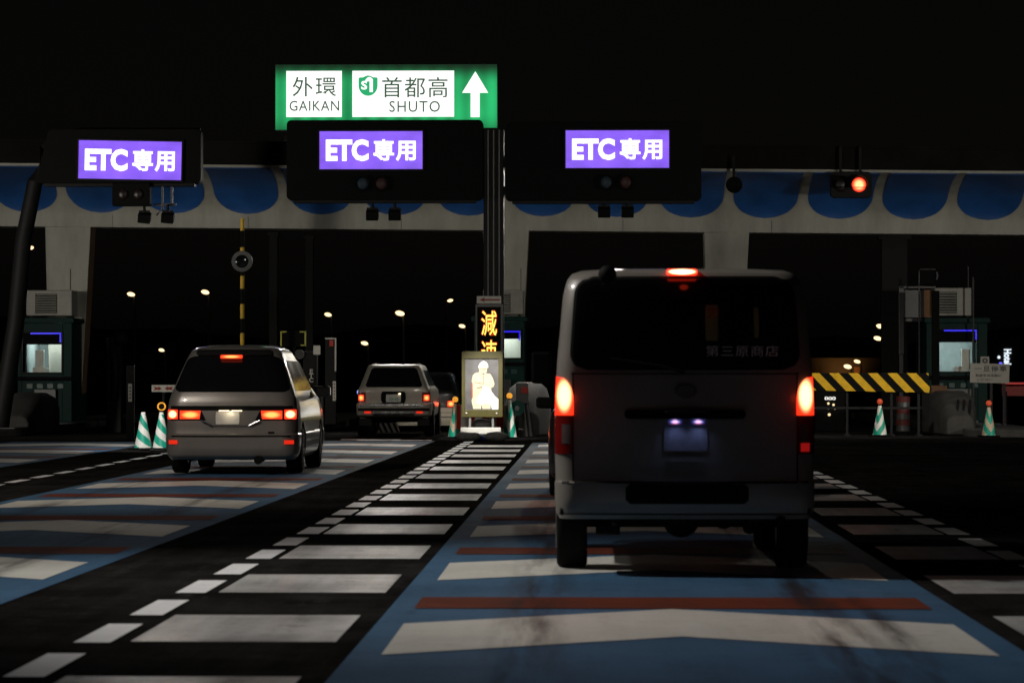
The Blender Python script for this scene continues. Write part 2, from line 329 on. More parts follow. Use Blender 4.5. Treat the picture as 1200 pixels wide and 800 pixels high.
# ------------------------------------------------------------------ mesh helpers
class MB:
    def __init__(s): s.v, s.f, s.mi, s.cur = [], [], [], 0
    def slot(s, k): s.cur = k; return s
    def add(s, vs, fs):
        o = len(s.v); s.v += [tuple(v) for v in vs]
        for f in fs: s.f.append(tuple(i + o for i in f)); s.mi.append(s.cur)
        return s
    def box(s, c, sz, rot=None, taper=None):
        hx, hy, hz = sz[0] / 2, sz[1] / 2, sz[2] / 2
        vs = []
        for z in (-1, 1):
            k = (taper if (taper is not None and z > 0) else 1)
            for x, y in ((-1, -1), (1, -1), (1, 1), (-1, 1)): vs.append(Vector((x * hx * k, y * hy * k, z * hz)))
        if rot is not None: vs = [rot @ v for v in vs]
        vs = [v + Vector(c) for v in vs]
        return s.add(vs, [(3, 2, 1, 0), (4, 5, 6, 7), (0, 1, 5, 4), (1, 2, 6, 5), (2, 3, 7, 6), (3, 0, 4, 7)])
    def prism(s, poly, y0, y1):
        """polygon in x,z extruded along y"""
        n = len(poly)
        a = sum(poly[i][0] * poly[(i + 1) % n][1] - poly[(i + 1) % n][0] * poly[i][1] for i in range(n))
        if a < 0: poly = poly[::-1]
        vs = [(x, y0, z) for x, z in poly] + [(x, y1, z) for x, z in poly]
        return s.add(vs, [tuple(range(n)), tuple(range(2 * n - 1, n - 1, -1))] + [(i, i + n, (i + 1) % n + n, (i + 1) % n) for i in range(n)])
    def prism_x(s, poly, x0, x1):
        """polygon in y,z extruded along x"""
        n = len(poly)
        a = sum(poly[i][0] * poly[(i + 1) % n][1] - poly[(i + 1) % n][0] * poly[i][1] for i in range(n))
        if a < 0: poly = poly[::-1]
        vs = [(x0, y, z) for y, z in poly] + [(x1, y, z) for y, z in poly]
        return s.add(vs, [tuple(range(n - 1, -1, -1)), tuple(range(n, 2 * n))] + [(i, (i + 1) % n, (i + 1) % n + n, i + n) for i in range(n)])
    def cyl(s, p0, p1, r0, r1=None, n=16):
        r1 = r0 if r1 is None else r1
        p0, p1 = Vector(p0), Vector(p1); d = (p1 - p0).normalized()
        u = d.orthogonal().normalized(); w = d.cross(u)
        vs = [p0 + (u * math.cos(2 * PI * i / n) + w * math.sin(2 * PI * i / n)) * r0 for i in range(n)]
        vs += [p1 + (u * math.cos(2 * PI * i / n) + w * math.sin(2 * PI * i / n)) * r1 for i in range(n)]
        return s.add(vs, [tuple(range(n - 1, -1, -1)), tuple(range(n, 2 * n))] + [(i, (i + 1) % n, (i + 1) % n + n, i + n) for i in range(n)])
    def lathe(s, prof, c=(0, 0, 0), axis='z', n=24, cap=True):
        """prof = (radius, height) pairs"""
        vs, fs = [], []
        for (r, h) in prof:
            for i in range(n):
                a = 2 * PI * i / n
                p = (r * math.cos(a), r * math.sin(a), h) if axis == 'z' else ((h, r * math.cos(a), r * math.sin(a)) if axis == 'x' else (r * math.cos(a), h, -r * math.sin(a)))
                vs.append((p[0] + c[0], p[1] + c[1], p[2] + c[2]))
        for k in range(len(prof) - 1):
            for i in range(n):
                j = (i + 1) % n
                fs.append((k * n + i, k * n + j, (k + 1) * n + j, (k + 1) * n + i))
        if math.dist(prof[0], prof[-1]) < .002: cap = False
        if cap: fs.append(tuple(range(n - 1, -1, -1))); fs.append(tuple(range((len(prof) - 1) * n, len(prof) * n)))
        return s.add(vs, fs)
    def ball(s, c, r, n=14, sz=1.):
        return s.lathe([(max(1e-4, r * math.sin(PI * k / 8)), -r * math.cos(PI * k / 8) * sz) for k in range(9)], c, 'z', n)
    def tube(s, pts, r, n=10):
        pts = [Vector(p) for p in pts]; rings = []
        for i, p in enumerate(pts):
            d = (pts[min(i + 1, len(pts) - 1)] - pts[max(i - 1, 0)]).normalized()
            ref = Vector((0, 0, 1)) if abs(d.z) < .95 else Vector((1, 0, 0))
            u = d.cross(ref).normalized(); w = u.cross(d)
            rr = r[i] if isinstance(r, (list, tuple)) else r
            rings.append([p + (u * math.cos(2 * PI * k / n) + w * math.sin(2 * PI * k / n)) * rr for k in range(n)])
        return s.loft(rings)
    def loft(s, rings, cap=True):
        n = len(rings[0]); vs = [v for r in rings for v in r]; fs = []
        for k in range(len(rings) - 1):
            for i in range(n):
                j = (i + 1) % n
                fs.append((k * n + i, k * n + j, (k + 1) * n + j, (k + 1) * n + i))
        if cap: fs += [tuple(range(n - 1, -1, -1)), tuple(range((len(rings) - 1) * n, len(rings) * n))]
        return s.add(vs, fs)
    def quad(s, pts, nu=1, nv=1):
        """sheet a-b-c-d, subdivided"""
        a, b, c, d = [Vector(p) for p in pts]; vs = []; fs = []
        for j in range(nv + 1):
            for i in range(nu + 1):
                u, v = i / nu, j / nv
                vs.append((a * (1 - u) + b * u) * (1 - v) + (d * (1 - u) + c * u) * v)
        for j in range(nv):
            for i in range(nu):
                k = j * (nu + 1) + i
                fs.append((k, k + 1, k + nu + 2, k + nu + 1))
        return s.add(vs, fs)
    def poly(s, pts): return s.add(pts, [tuple(range(len(pts)))])
    def build(s, name, m, parent=None, bevel=0., smooth=None, loc=None, seg=2):
        me = bpy.data.meshes.new(name)
        me.from_pydata([tuple(v) for v in s.v], [], s.f)
        ms = m if isinstance(m, (list, tuple)) else [m]
        for x in ms: me.materials.append(M[x])
        for p, k in zip(me.polygons, s.mi): p.material_index = min(k, len(ms) - 1)
        bm = bmesh.new(); bm.from_mesh(me); bmesh.ops.recalc_face_normals(bm, faces=bm.faces); bm.to_mesh(me); bm.free()
        if smooth:
            me.polygons.foreach_set('use_smooth', [True] * len(me.polygons))
            me.set_sharp_from_angle(angle=R(smooth))
        o = bpy.data.objects.new(name, me); COL.objects.link(o)
        if parent: o.parent = parent
        if loc: o.location = loc
        if bevel:
            b = o.modifiers.new('bevel', 'BEVEL'); b.width = bevel; b.segments = seg; b.limit_method = 'ANGLE'; b.angle_limit = R(40)
        return o


def thing(name, label, cat, loc=(0, 0, 0), rz=0, group=None):
    o = bpy.data.objects.new(name, None); COL.objects.link(o)
    o.location = loc; o.rotation_euler = (0, 0, rz); o.empty_display_size = .2
    return tag(o, label, cat, group)


def tag(o, label, cat, group=None):
    o['label'] = label; o['category'] = cat
    if group: o['group'] = group
    return o


def struct(o, kind='structure'): o['kind'] = kind; return o


def kids(o): return [x for x in COL.objects if x.parent == o]


def dup(o, parent=None, label=None, loc=None, rz=None):
    c = o.copy(); COL.objects.link(c)
    if parent: c.parent = parent
    if label: c['label'] = label
    if loc: c.location = loc
    if rz is not None: c.rotation_euler = (0, 0, rz)
    for k in kids(o): dup(k, c)
    return c


def X(px, d): return (px - 685) / F * d
def Z(py, d): return CH + (440 - py) / F * d


def text(name, s, m, parent, c, w, h, thick=.01, bold=0., spacing=1., rot90=False, line=1.):
    """lettering standing in the x/z plane, facing -y, fitted to w by h round the centre c"""
    cu = bpy.data.curves.new('lettering', 'FONT'); cu.body = s; cu.offset = bold; cu.space_character = spacing; cu.space_line = line
    cu.align_x = 'CENTER'; cu.extrude = .001; cu.resolution_u = 3
    t = bpy.data.objects.new('lettering', cu); COL.objects.link(t)
    dg = bpy.context.evaluated_depsgraph_get(); dg.update()
    me = bpy.data.meshes.new_from_object(t.evaluated_get(dg)); me.name = name
    bpy.data.objects.remove(t); bpy.data.curves.remove(cu)
    if rot90:
        for v in me.vertices: v.co = Vector((v.co.y, -v.co.x, v.co.z))
    xs = [v.co.x for v in me.vertices]; ys = [v.co.y for v in me.vertices]
    x0, x1, y0, y1 = min(xs), max(xs), min(ys), max(ys)
    for v in me.vertices:
        x, y, z = v.co
        v.co = ((x - (x0 + x1) / 2) / (x1 - x0) * w, -z / .001 * thick / 2, (y - (y0 + y1) / 2) / (y1 - y0) * h)
    me.materials.clear(); me.materials.append(M[m])
    o = bpy.data.objects.new(name, me); COL.objects.link(o); o.parent = parent; o.location = c
    return o


def rrect(x0, x1, z0, z1, r, n=5):
    pts = []
    for cx, cz, a in ((x1 - r, z1 - r, 0), (x0 + r, z1 - r, 90), (x0 + r, z0 + r, 180), (x1 - r, z0 + r, 270)):
        for k in range(n + 1):
            t = R(a + 90 * k / n); pts.append((cx + r * math.cos(t), cz + r * math.sin(t)))
    return pts


# ------------------------------------------------------------------ ground and road
g = MB(); g.quad([(-900, -60, 0), (900, -60, 0), (900, 1500, 0), (-900, 1500, 0)], 1, 1)
struct(g.build('ground', 'asphalt'))


def lane(xc0, hw0, xc1, hw1, y0, y1, nseg=24):
    """blue lane from y0 to y1 whose centre and half width run from (xc0,hw0) to (xc1,hw1)"""
    def at(y):
        t = (y - y0) / (y1 - y0); return xc0 + (xc1 - xc0) * t, hw0 + (hw1 - hw0) * t
    m = MB()
    for k in range(nseg):
        a, b = y0 + (y1 - y0) * k / nseg, y0 + (y1 - y0) * (k + 1) / nseg
        (c0, h0), (c1, h1) = at(a), at(b)
        m.quad([(c0 - h0, a, .004), (c0 + h0, a, .004), (c1 + h1, b, .004), (c1 - h1, b, .004)])
    struct(m.build('lane_surface', 'blue'))
    ch, rd = MB(), MB()
    per = 5.2
    k = -6
    while True:
        r0 = 17.1 + per * k; k += 1
        if r0 < y0 + 1: continue
        if r0 > y1 - 4: break
        c, h = at(r0 + .4); w = h - .14
        rd.quad([(c - w, r0, .008), (c + w, r0, .008), (c + w, r0 + .86, .008), (c - w, r0 + .86, .008)])
        e, a, th = r0 + 2.35, r0 + 3.38, 1.79
        c, h = at(e + 1); w = h - .15
        ch.quad([(c - w, e, .008), (c, a, .008), (c, a + th, .008), (c - w, e + th, .008)])
        ch.quad([(c, a, .008), (c + w, e, .008), (c + w, e + th, .008), (c, a + th, .008)])
    struct(ch.build('lane_chevrons', 'cream')); struct(rd.build('lane_red_bars', 'rust'))


lane(.47, 1.6, .53, 1.53, -2, 59.5)
lane(-4.72, 1.36, -4.42, 1.46, 12, 61)
lane(-9.9, 1.55, -9.7, 1.5, 20, 60)

ds = MB()
for k in range(-4, 28):
    y = 13.76 + 1.71 * k
    if y < 6: continue
    x = -2.44 + .17 * min(1, max(0, (y - 12) / 14))
    ds.quad([(x - .09, y - .56, .0045), (x + .09, y - .56, .0045), (x + .09, y + .56, .0045), (x - .09, y + .56, .0045)])
    if y > 10:
        x = 3.06
        ds.quad([(x - .09, y - .56, .0045), (x + .09, y - .56, .0045), (x + .09, y + .56, .0045), (x - .09, y + .56, .0045)])
    if y > 28:
        x = -6.98
        ds.quad([(x - .07, y - .56, .0045), (x + .07, y - .56, .0045), (x + .07, y + .56, .0045), (x - .07, y + .56, .0045)])
struct(ds.build('dashed_lines', 'dash'))
br = MB()
for k in range(-3, 13):
    y = 14.98 + 3.4 * k
    if y < 5 or y > 57: continue
    lx = -2.24 + .10 * min(1, max(0, (y - 12) / 14))
    br.quad([(lx, y, .004), (-1.22 + .1 * min(1, max(0, (y - 14) / 16)), y, .004), (-1.22 + .1 * min(1, max(0, (y - 14) / 16)), y + 1.66, .004), (lx, y + 1.66, .004)], 4, 4)
    br.quad([(2.2, y, .004), (2.94, y, .004), (2.94, y + 1.66, .004), (2.2, y + 1.66, .004)], 4, 4)
struct(br.build('road_bars', 'white'))
el = MB()
el.box((X(462, 61.6), 61.6, .006), (1.5, .35, .004)); el.box((X(425, 60), 62.2, .006), (1.2, .3, .004))
struct(el.build('lane_end_line', 'cream'))

# raised islands between the lanes
def island(xc, w, y0, y1):
    m = MB(); n = 8; hw = w / 2; out = []
    for k in range(n + 1):
        a = PI + PI * k / n; out.append((xc + hw * math.cos(a), y0 + hw + hw * math.sin(a)))
    out += [(xc + hw, y1), (xc - hw, y1)]
    vs = [(x, y, 0) for x, y in out] + [(x, y, .16) for x, y in out]; k = len(out)
    m.add(vs, [tuple(range(k, 2 * k))] + [(i, (i + 1) % k, (i + 1) % k + k, i + k) for i in range(k)])
    struct(m.build('toll_island', 'dark_concrete', bevel=.03))


for xc in (-13.2, -7.0, -1.95, 3.55, 9.1): island(xc, 1.75, 65.2, 95)

hl = MB()
for k in range(14):
    a = -420 + k * 62
    hl.lathe([(70, -2), (62, 6), (40, 11 + 3 * math.sin(k * 2.1)), (14, 15 + 3 * math.sin(k * 2.1)), (1, 16 + 3 * math.sin(k * 2.1))], (a, 900 + 40 * math.sin(k), 0), 'z', 16)
struct(hl.build('hills', 'hill', smooth=60))

# ------------------------------------------------------------------ toll gate canopy
D = 77.0
def drop(x): return -.0095 * x
canopy = thing('toll_canopy', 'ivory toll gate canopy with rows of blue scalloped panels on its curved underside', 'toll gate', (0, D, 0))
ZB = 1.3 + 3.62
prof = [(0.0, ZB), (0.0, ZB + .30), (-.06, ZB + .50), (-.22, ZB + .72), (-.55, ZB + .95), (-1.0, ZB + 1.12), (-1.65, ZB + 1.26), (-2.5, ZB + 1.36)]
# arc length parameter for the cove
def cove(t):
    """t = 0 at the beam foot .. 1 at the canopy lip: (y, z, normal)"""
    L = [0]
    for a, b in zip(prof, prof[1:]): L.append(L[-1] + math.dist(a, b))
    s_ = t * L[-1]
    for i in range(len(prof) - 1):
        if s_ <= L[i + 1] + 1e-9:
            k = (s_ - L[i]) / (L[i + 1] - L[i]); a, b = prof[i], prof[i + 1]
            ty, tz = b[0] - a[0], b[1] - a[1]; q = math.hypot(ty, tz)
            return a[0] + k * ty, a[1] + k * tz, (-tz / q, ty / q)
    return (*prof[-1], (0, -1))
bm_ = MB()
x0, x1 = -19.5, 17.0
outer = prof + [(-2.5, ZB + 1.42), (.9, ZB + 1.42), (.9, ZB)]
bm_.add([(x0, y, z + drop(x0)) for y, z in outer] + [(x1, y, z + drop(x1)) for y, z in outer],
        [(i, (i + 1) % len(outer), (i + 1) % len(outer) + len(outer), i + len(outer)) for i in range(len(outer))] + [tuple(range(len(outer)))] + [tuple(range(len(outer), 2 * len(outer)))])
bm_.build('cove_soffit', 'ivory', canopy, smooth=35)
fb = MB()
for (za, zb, ya) in ((ZB + 1.425, ZB + 1.93, -2.52), (ZB + 1.93, ZB + 1.99, -2.58)):
    fb.add([(x0, ya, za + drop(x0)), (x1, ya, za + drop(x1)), (x1, ya, zb + drop(x1)), (x0, ya, zb + drop(x0)),
            (x0, 1.2, za + drop(x0)), (x1, 1.2, za + drop(x1)), (x1, 1.2, zb + drop(x1)), (x0, 1.2, zb + drop(x0))],
           [(0, 1, 2, 3), (4, 5, 6, 7), (0, 1, 5, 4), (3, 2, 6, 7), (0, 3, 7, 4), (1, 2, 6, 5)])
fb.build('fascia_band', 'fascia', canopy)
SP = 1.852
for k in range(-10, 9):
    xc = -1.045 + k * SP
    if xc < x0 + 1 or xc > x1 - 1: continue
    m = MB(); nu, nv = 14, 16; t0 = .115; hw = .80; vs = []
    idx = {}
    for j in range(nv + 1):
        v = (j / nv) ** 1.7
        t = t0 + (.985 - t0) * v
        # half width: elliptical foot (measured in height), then straight
        y, z, nn = cove(t)
        zb_, zt_ = cove(t0)[1], cove(.985)[1]
        foot = min(1, (z - zb_) / (zt_ - zb_) / .55)
        w = hw * math.sqrt(max(0, 1 - (1 - foot) ** 2)) + .004
        for i in range(nu + 1):
            x = xc + w * (2 * i / nu - 1)
            vs.append((x, y + nn[0] * .02, z + nn[1] * .02 + drop(x)))
    n0 = len(vs)
    fs = [(j * (nu + 1) + i, j * (nu + 1) + i + 1, (j + 1) * (nu + 1) + i + 1, (j + 1) * (nu + 1) + i) for j in range(nv) for i in range(nu)]
    rim = [i for i in range(nu + 1)] + [(j + 1) * (nu + 1) + nu for j in range(nv)] + [nv * (nu + 1) + i for i in range(nu - 1, -1, -1)] + [j * (nu + 1) for j in range(nv - 1, 0, -1)]
    back = []
    for q in rim:
        j = q // (nu + 1); t = t0 + (.985 - t0) * (j / nv) ** 1.7; nn = cove(t)[2]; p = vs[q]
        back.append((p[0], p[1] - nn[0] * .03, p[2] - nn[1] * .03))
    L_ = len(rim); vs += back
    fs += [(rim[a], rim[(a + 1) % L_], n0 + (a + 1) % L_, n0 + a) for a in range(L_)]
    m.add(vs, fs); m.build('blue_panel', 'cove_blue', canopy, smooth=50)
# columns: ivory front face, brown flank, tapering downward
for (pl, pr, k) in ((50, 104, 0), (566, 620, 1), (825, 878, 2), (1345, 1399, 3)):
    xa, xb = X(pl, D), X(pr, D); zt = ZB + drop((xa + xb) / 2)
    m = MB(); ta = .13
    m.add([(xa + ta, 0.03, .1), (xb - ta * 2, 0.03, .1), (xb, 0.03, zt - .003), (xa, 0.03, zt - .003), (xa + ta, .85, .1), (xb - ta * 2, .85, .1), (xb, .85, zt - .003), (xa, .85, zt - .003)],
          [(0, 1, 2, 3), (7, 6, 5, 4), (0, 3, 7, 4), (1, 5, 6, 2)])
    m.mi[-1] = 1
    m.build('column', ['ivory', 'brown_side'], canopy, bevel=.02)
# seams and drip edge
for px in (904, 1300, 730, 470, 290, 130):
    m = MB(); m.box((X(px, D), -.004, ZB + .15 + drop(X(px, D))), (.012, .01, .30)); m.build('panel_seam', 'grey_metal', canopy)

# ------------------------------------------------------------------ sign bridge: square post with two ETC boards and the guide sign
DS = 66.0
def pole_box(m, px0, px1, z0, z1, y, dpt):
    m.box(((X(px0, DS) + X(px1, DS)) / 2, y, (z0 + z1) / 2), (X(px1, DS) - X(px0, DS), dpt, z1 - z0))
XP = X(578, DS)
post = thing('sign_post', 'thick dark square post on the centre island carrying the two hanging lane boards', 'post', (XP, DS + .5, 0))
m = MB(); m.box((0, 0, 3.4), (.44, .44, 6.5)); m.build('shaft', 'dark_metal', post, bevel=.02)
m = MB()
for dx in (-.12, 0.0, .12): m.box((dx, -.229, 3.4), (.025, .018, 6.4))
m.build('cable_channel', 'grey_metal', post)
m = MB(); m.box((0, 0, .09), (.8, .8, .1)); m.build('base_plate', 'grey_metal', post, bevel=.01)
m = MB(); m.box((0, .05, 5.9), (8.0, .18, .18)); m.box((0, .05, 5.3), (8.0, .18, .18)); m.build('cross_arm', 'dark_metal', post)


def etc_board(px0, px1, py0, py1, panel, label, tilt=0., lamps=None, slant=0.):
    cx, z0 = X((px0 + px1) / 2, DS), Z(py1, DS)
    w, h = X(px1, DS) - X(px0, DS), Z(py0, DS) - z0
    t = thing('lane_sign', label, 'lane sign', (cx, DS, z0), 0, 'purple lane signs over the toll lanes')
    m = MB()
    pts = rrect(-w / 2, w / 2, 0, h, .1)
    if slant: pts = [(x + (slant * z / h if x < 0 else 0), z) for x, z in pts]
    m.prism(pts, -.0, .42)
    m.build('housing', 'black', t, bevel=.015)
    pcx, pcz = X((panel[0] + panel[2]) / 2, DS) - cx, Z((panel[1] + panel[3]) / 2, DS) - z0
    pw, ph = (panel[2] - panel[0]) / F * DS, (panel[3] - panel[1]) / F * DS
    rotm = Matrix.Rotation(R(tilt), 3, 'Y')
    m = MB(); m.box((0, 0, 0), (pw, .03, ph)); p = m.build('lit_panel', 'purple', t); p.location = (pcx, -.017, pcz); p.rotation_euler = (0, R(tilt), 0)
    m = MB()
    fr = .035
    for (a, b, c, d) in ((0, ph / 2 + fr / 2, pw + 2 * fr, fr), (0, -ph / 2 - fr / 2, pw + 2 * fr, fr), (-pw / 2 - fr / 2, 0, fr, ph), (pw / 2 + fr / 2, 0, fr, ph)): m.box((a, 0, b), (c, .06, d))
    b_ = m.build('panel_frame', 'dark_metal', t); b_.location = p.location + Vector((0, -.016, 0)); b_.rotation_euler = p.rotation_euler
    # letters: three bold latin, two kanji, fitted to the photograph's boxes
    e = text('lettering', 'ETC', 'lit_white', p, (-pw * .231, -.022, 0), pw * .415, ph * .575, .012, .045, 1.0)
    e = text('lettering', '専用', 'lit_white', p, (pw * .229, -.022, 0), pw * .41, ph * .57, .012, .026, 1.12)
    if lamps:
        for (lx, ly, mt) in lamps:
            q = MB(); q.lathe([(.02, 0), (.12, 0), (.15, -.02), (.15, -.09), (.165, -.09), (.165, .02)][::-1], (X(lx, DS) - cx, -.02, Z(ly, DS) - z0), 'y', 24)
            b2 = q.build('lamp_hood', 'black', t, smooth=40)
            q = MB(); q.lathe([(.001, -.05), (.08, -.045), (.13, -.025), (.14, -.0)], (X(lx, DS) - cx, -.02, Z(ly, DS) - z0), 'y', 24)
            q.build('signal_lens', mt, t, smooth=40)
    m = MB()
    m.box((0, .2, -.03), (w - .3, .3, .055)); m.build('bottom_rail', 'dark_metal', t)
    return t


etc_board(335, 566, 140, 234, (374, 153.5, 495, 198), 'purple lit ETC board directly under the green guide sign', lamps=((424, 215, 'dim_blue'), (446, 215, 'dim_red')))
etc_board(592, 822, 143, 235, (663, 153, 784, 197), 'purple lit ETC board right of the thick post, over the van', lamps=((711, 214, 'dim_blue'), (734, 214, 'dim_red')))
lb = etc_board(40, 234, 150, 214, (90, 164.5, 211.5, 209.5), 'purple lit ETC board held by the leaning post, slightly tilted', tilt=1.1, slant=.25)
m = MB(); cx = lb.location.x; z0 = lb.location.z
m.box((X(152, DS) - cx, .1, Z(227, DS) - z0), (.82, .3, .5)); m.build('signal_box', 'black', lb, bevel=.02)
for lx in (143, 161):
    q = MB(); q.lathe([(.001, -.05), (.07, -.045), (.11, -.02), (.12, .0)], (X(lx, DS) - cx, -.05, Z(227, DS) - z0), 'y', 20); q.build('signal_lens', 'signal_off', lb, smooth=40)

# leaning post at the left with the arm behind the left board
lp = thing('leaning_post', 'dark leaning post at the left edge that curves over to its board', 'post', (X(5, DS), DS + .55, 0))
def lpx(px): return X(px, DS) - X(5, DS)
m = MB(); m.tube([(lpx(-9), 0, 0.1), (lpx(-2), 0, 1.0), (lpx(10), 0, Z(380, DS)), (lpx(19), 0, Z(280, DS)), (lpx(33), 0, Z(210, DS)), (lpx(46), 0, Z(172, DS)), (lpx(62), 0, Z(158, DS)), (lpx(90), 0, Z(153, DS)), (lpx(230), 0, Z(152, DS))], [.2, .2, .19, .18, .17, .16, .15, .13, .1], 12)
m.build('curved_shaft', 'dark_metal', lp, smooth=50)
m = MB(); m.box((lpx(-9), 0, .13), (.8, .8, .08)); m.build('base_plate', 'grey_metal', lp)

# green guide sign
GD = 66.75
gs = thing('guide_sign', 'wide backlit green guide sign with two white panels and an up arrow', 'guide sign', (X(452, GD), GD, Z(152, GD)))
gx = lambda px: X(px, GD) - X(452, GD)
gz = lambda py: Z(py, GD) - Z(152, GD)
m = MB(); m.box((0, .125, (gz(74) + gz(152)) / 2), (gx(583) - gx(321), .25, gz(74) - gz(152))); m.build('housing', 'dark_metal', gs, bevel=.02)
m = MB(); m.quad([(gx(322), -.004, gz(151.5)), (gx(582.5), -.004, gz(151.5)), (gx(582.5), -.004, gz(75)), (gx(322), -.004, gz(75))]); m.build('green_face', 'green_panel', gs)
for (a, b) in ((334.8, 400), (412.5, 532)):
    m = MB(); m.box(((gx(a) + gx(b)) / 2, -.014, (gz(82.5) + gz(136.5)) / 2), (gx(b) - gx(a), .016, gz(82.5) - gz(136.5))); m.build('white_panel', 'sign_lit', gs)
def gtext(s, a, b, y0, y1, bold=.0, sp=1.):
    return text('lettering', s, 'green_letters', gs, ((gx(a) + gx(b)) / 2, -.027, (gz(y0) + gz(y1)) / 2), gx(b) - gx(a), gz(y0) - gz(y1), .008, bold, sp)
gtext('外環', 342, 393.5, 89.5, 112.5, .004, 1.15); gtext('GAIKAN', 338.5, 397, 117.5, 129.5, .004, 1.1)
gtext('首都高', 447.5, 524.5, 90, 114, .004, 1.12); gtext('SHUTO', 456, 515.5, 118, 131, .004, 1.15)
m = MB(); pts = []
for k in range(13):
    a = PI + PI * k / 12; pts.append((gx(431) + gx(452 + 11.2) * math.cos(a), gz(100) + gx(452 + 12) * math.sin(a)))
pts += [(gx(442.2), gz(91.3)), (gx(441.3), gz(90.3)), (gx(437), gz(90.1)), (gx(434), gz(88.6)), (gx(431), gz(87.8)), (gx(428), gz(88.6)), (gx(425), gz(90.1)), (gx(420.7), gz(90.3)), (gx(419.8), gz(91.3))]
m.prism(pts, -.03, -.0225); m.build('route_shield', 'shield_green', gs)
text('lettering', 'S', 'sign_lit', gs, (gx(426.4), -.034, gz(99.5)), gx(452 + 7), gz(145) - gz(152) + .06, .006, .03)
m = MB(); m.prism([(gx(x), gz(y)) for x, y in ((428, 93), (431, 90), (434, 90), (436.6, 92.5), (436.6, 107.5), (432.8, 107.5), (432.8, 94.5), (428, 95.5))], -.037, -.031); m.build('shield_numeral', 'sign_lit', gs)
m = MB(); m.prism([(gx(x), gz(y)) for x, y in ((557, 83.5), (572, 108.5), (562, 108.5), (562, 137), (551.5, 137), (551.5, 108.5), (541.5, 108.5))], -.022, -.006); m.build('up_arrow', 'sign_lit', gs)
m = MB()
for px in (350, 555): m.box((gx(px), .3, gz(150)), (.12, .1, 1.4))
m.box((gx(455), .30, gz(160)), (4.6, .12, .12)); m.build('support_rail', 'dark_metal', gs)

# floodlights hanging under the boards
def flood(px, py, label, tiltx=0.):
    z = Z(py, DS)
    t = thing('floodlight', label, 'floodlight', (X(px, DS), DS + .15, z), 0, 'black floodlights under the lane signs')
    m = MB(); m.box((0, 0, -.02), (.27, .24, .2), Matrix.Rotation(R(18), 3, 'X') @ Matrix.Rotation(R(tiltx), 3, 'Y')); m.build('lamp_head', 'black', t, bevel=.015)
    m = MB(); m.box((0, 0, .115), (.24, .02, .05)); m.cyl((0, 0, .1), (0, 0, .27), .035, None, 10); m.build('bracket', 'dark_metal', t)
    return t
flood(435.5, 250, 'left black floodlight hanging under the board below the green sign'); flood(462, 250, 'right black floodlight hanging under the board below the green sign')
flood(708, 247, 'left black floodlight hanging under the board over the van'); flood(735.5, 247, 'right black floodlight hanging under the board over the van')
flood(166.5, 253, 'black floodlight under the small signal box of the tilted board', 6); flood(194, 253, 'black floodlight on the cable bar beside the tilted board', 6)
m = MB(); m.tube([(lpx(187) - 1e-3, -.3, Z(212, DS)), (lpx(187), -.3, Z(243, DS)), (lpx(180), -.3, Z(251, DS))], .025, 8); m.box((lpx(190), -.3, Z(238.5, DS)), (.5, .03, .05)); m.box((lpx(198), -.3, Z(226, DS)), (.05, .05, .5))
m.build('cable_bracket', 'grey_metal', lp)

# red signal and horn speaker under the canopy
RD = 74.2
rs = thing('traffic_signal', 'two lens traffic signal with its red lamp lit under the blue panels', 'traffic signal', (X(996, RD), RD, Z(232, RD)))
rx = lambda px: X(px, RD) - X(996, RD); rz_ = lambda py: Z(py, RD) - Z(232, RD)
m = MB(); m.prism(rrect(rx(973), rx(1021), 0, rz_(202), .1), 0, .25); m.build('housing', 'dark_metal', rs, bevel=.015)
for px, mt in ((984.5, 'signal_off'), (1006, 'signal_red')):
    m = MB(); m.lathe([(.001, -.06), (.08, -.055), (.15, -.03), (.175, .0)], (rx(px), -.01, rz_(217)), 'y', 28); m.build('signal_lens', mt, rs, smooth=40)
    m = MB(); n = 14
    ring = [[Vector((rx(px) + r_ * math.cos(a), yy, rz_(217) + r_ * math.sin(a))) for a in [R(-20) + R(220) * k / n for k in range(n + 1)]] for r_, yy in ((.19, 0), (.20, -.28), (.21, -.28), (.21, 0))]
    m.loft(ring, cap=False); m.build('visor', 'black', rs, smooth=40)
for hx_ in (985, 1008):
    m = MB(); m.box((rx(hx_), .12, rz_(190)), (.06, .06, .75)); m.build('hanger', 'dark_metal', rs)
hs = thing('horn_speaker', 'small round black horn speaker hanging beside the right lane board', 'speaker', (X(860, RD), RD, Z(217, RD)))
m = MB(); m.lathe([(.04, .25), (.08, .2), (.1, .08), (.185, -.04), (.2, -.06), (.18, -.05), (.06, .06), (.001, .06)], (0, 0, 0), 'y', 24); m.build('horn', 'black', hs, smooth=50)
m = MB(); m.box((0, .1, .4), (.06, .05, .6)); m.build('hanger', 'dark_metal', hs)
spot('signal_glow', (X(1006, RD), RD - .25, Z(217, RD)), (X(1006, RD), RD - 2, Z(217, RD)), 12, (1, .05, .02), 150, 1, .1)

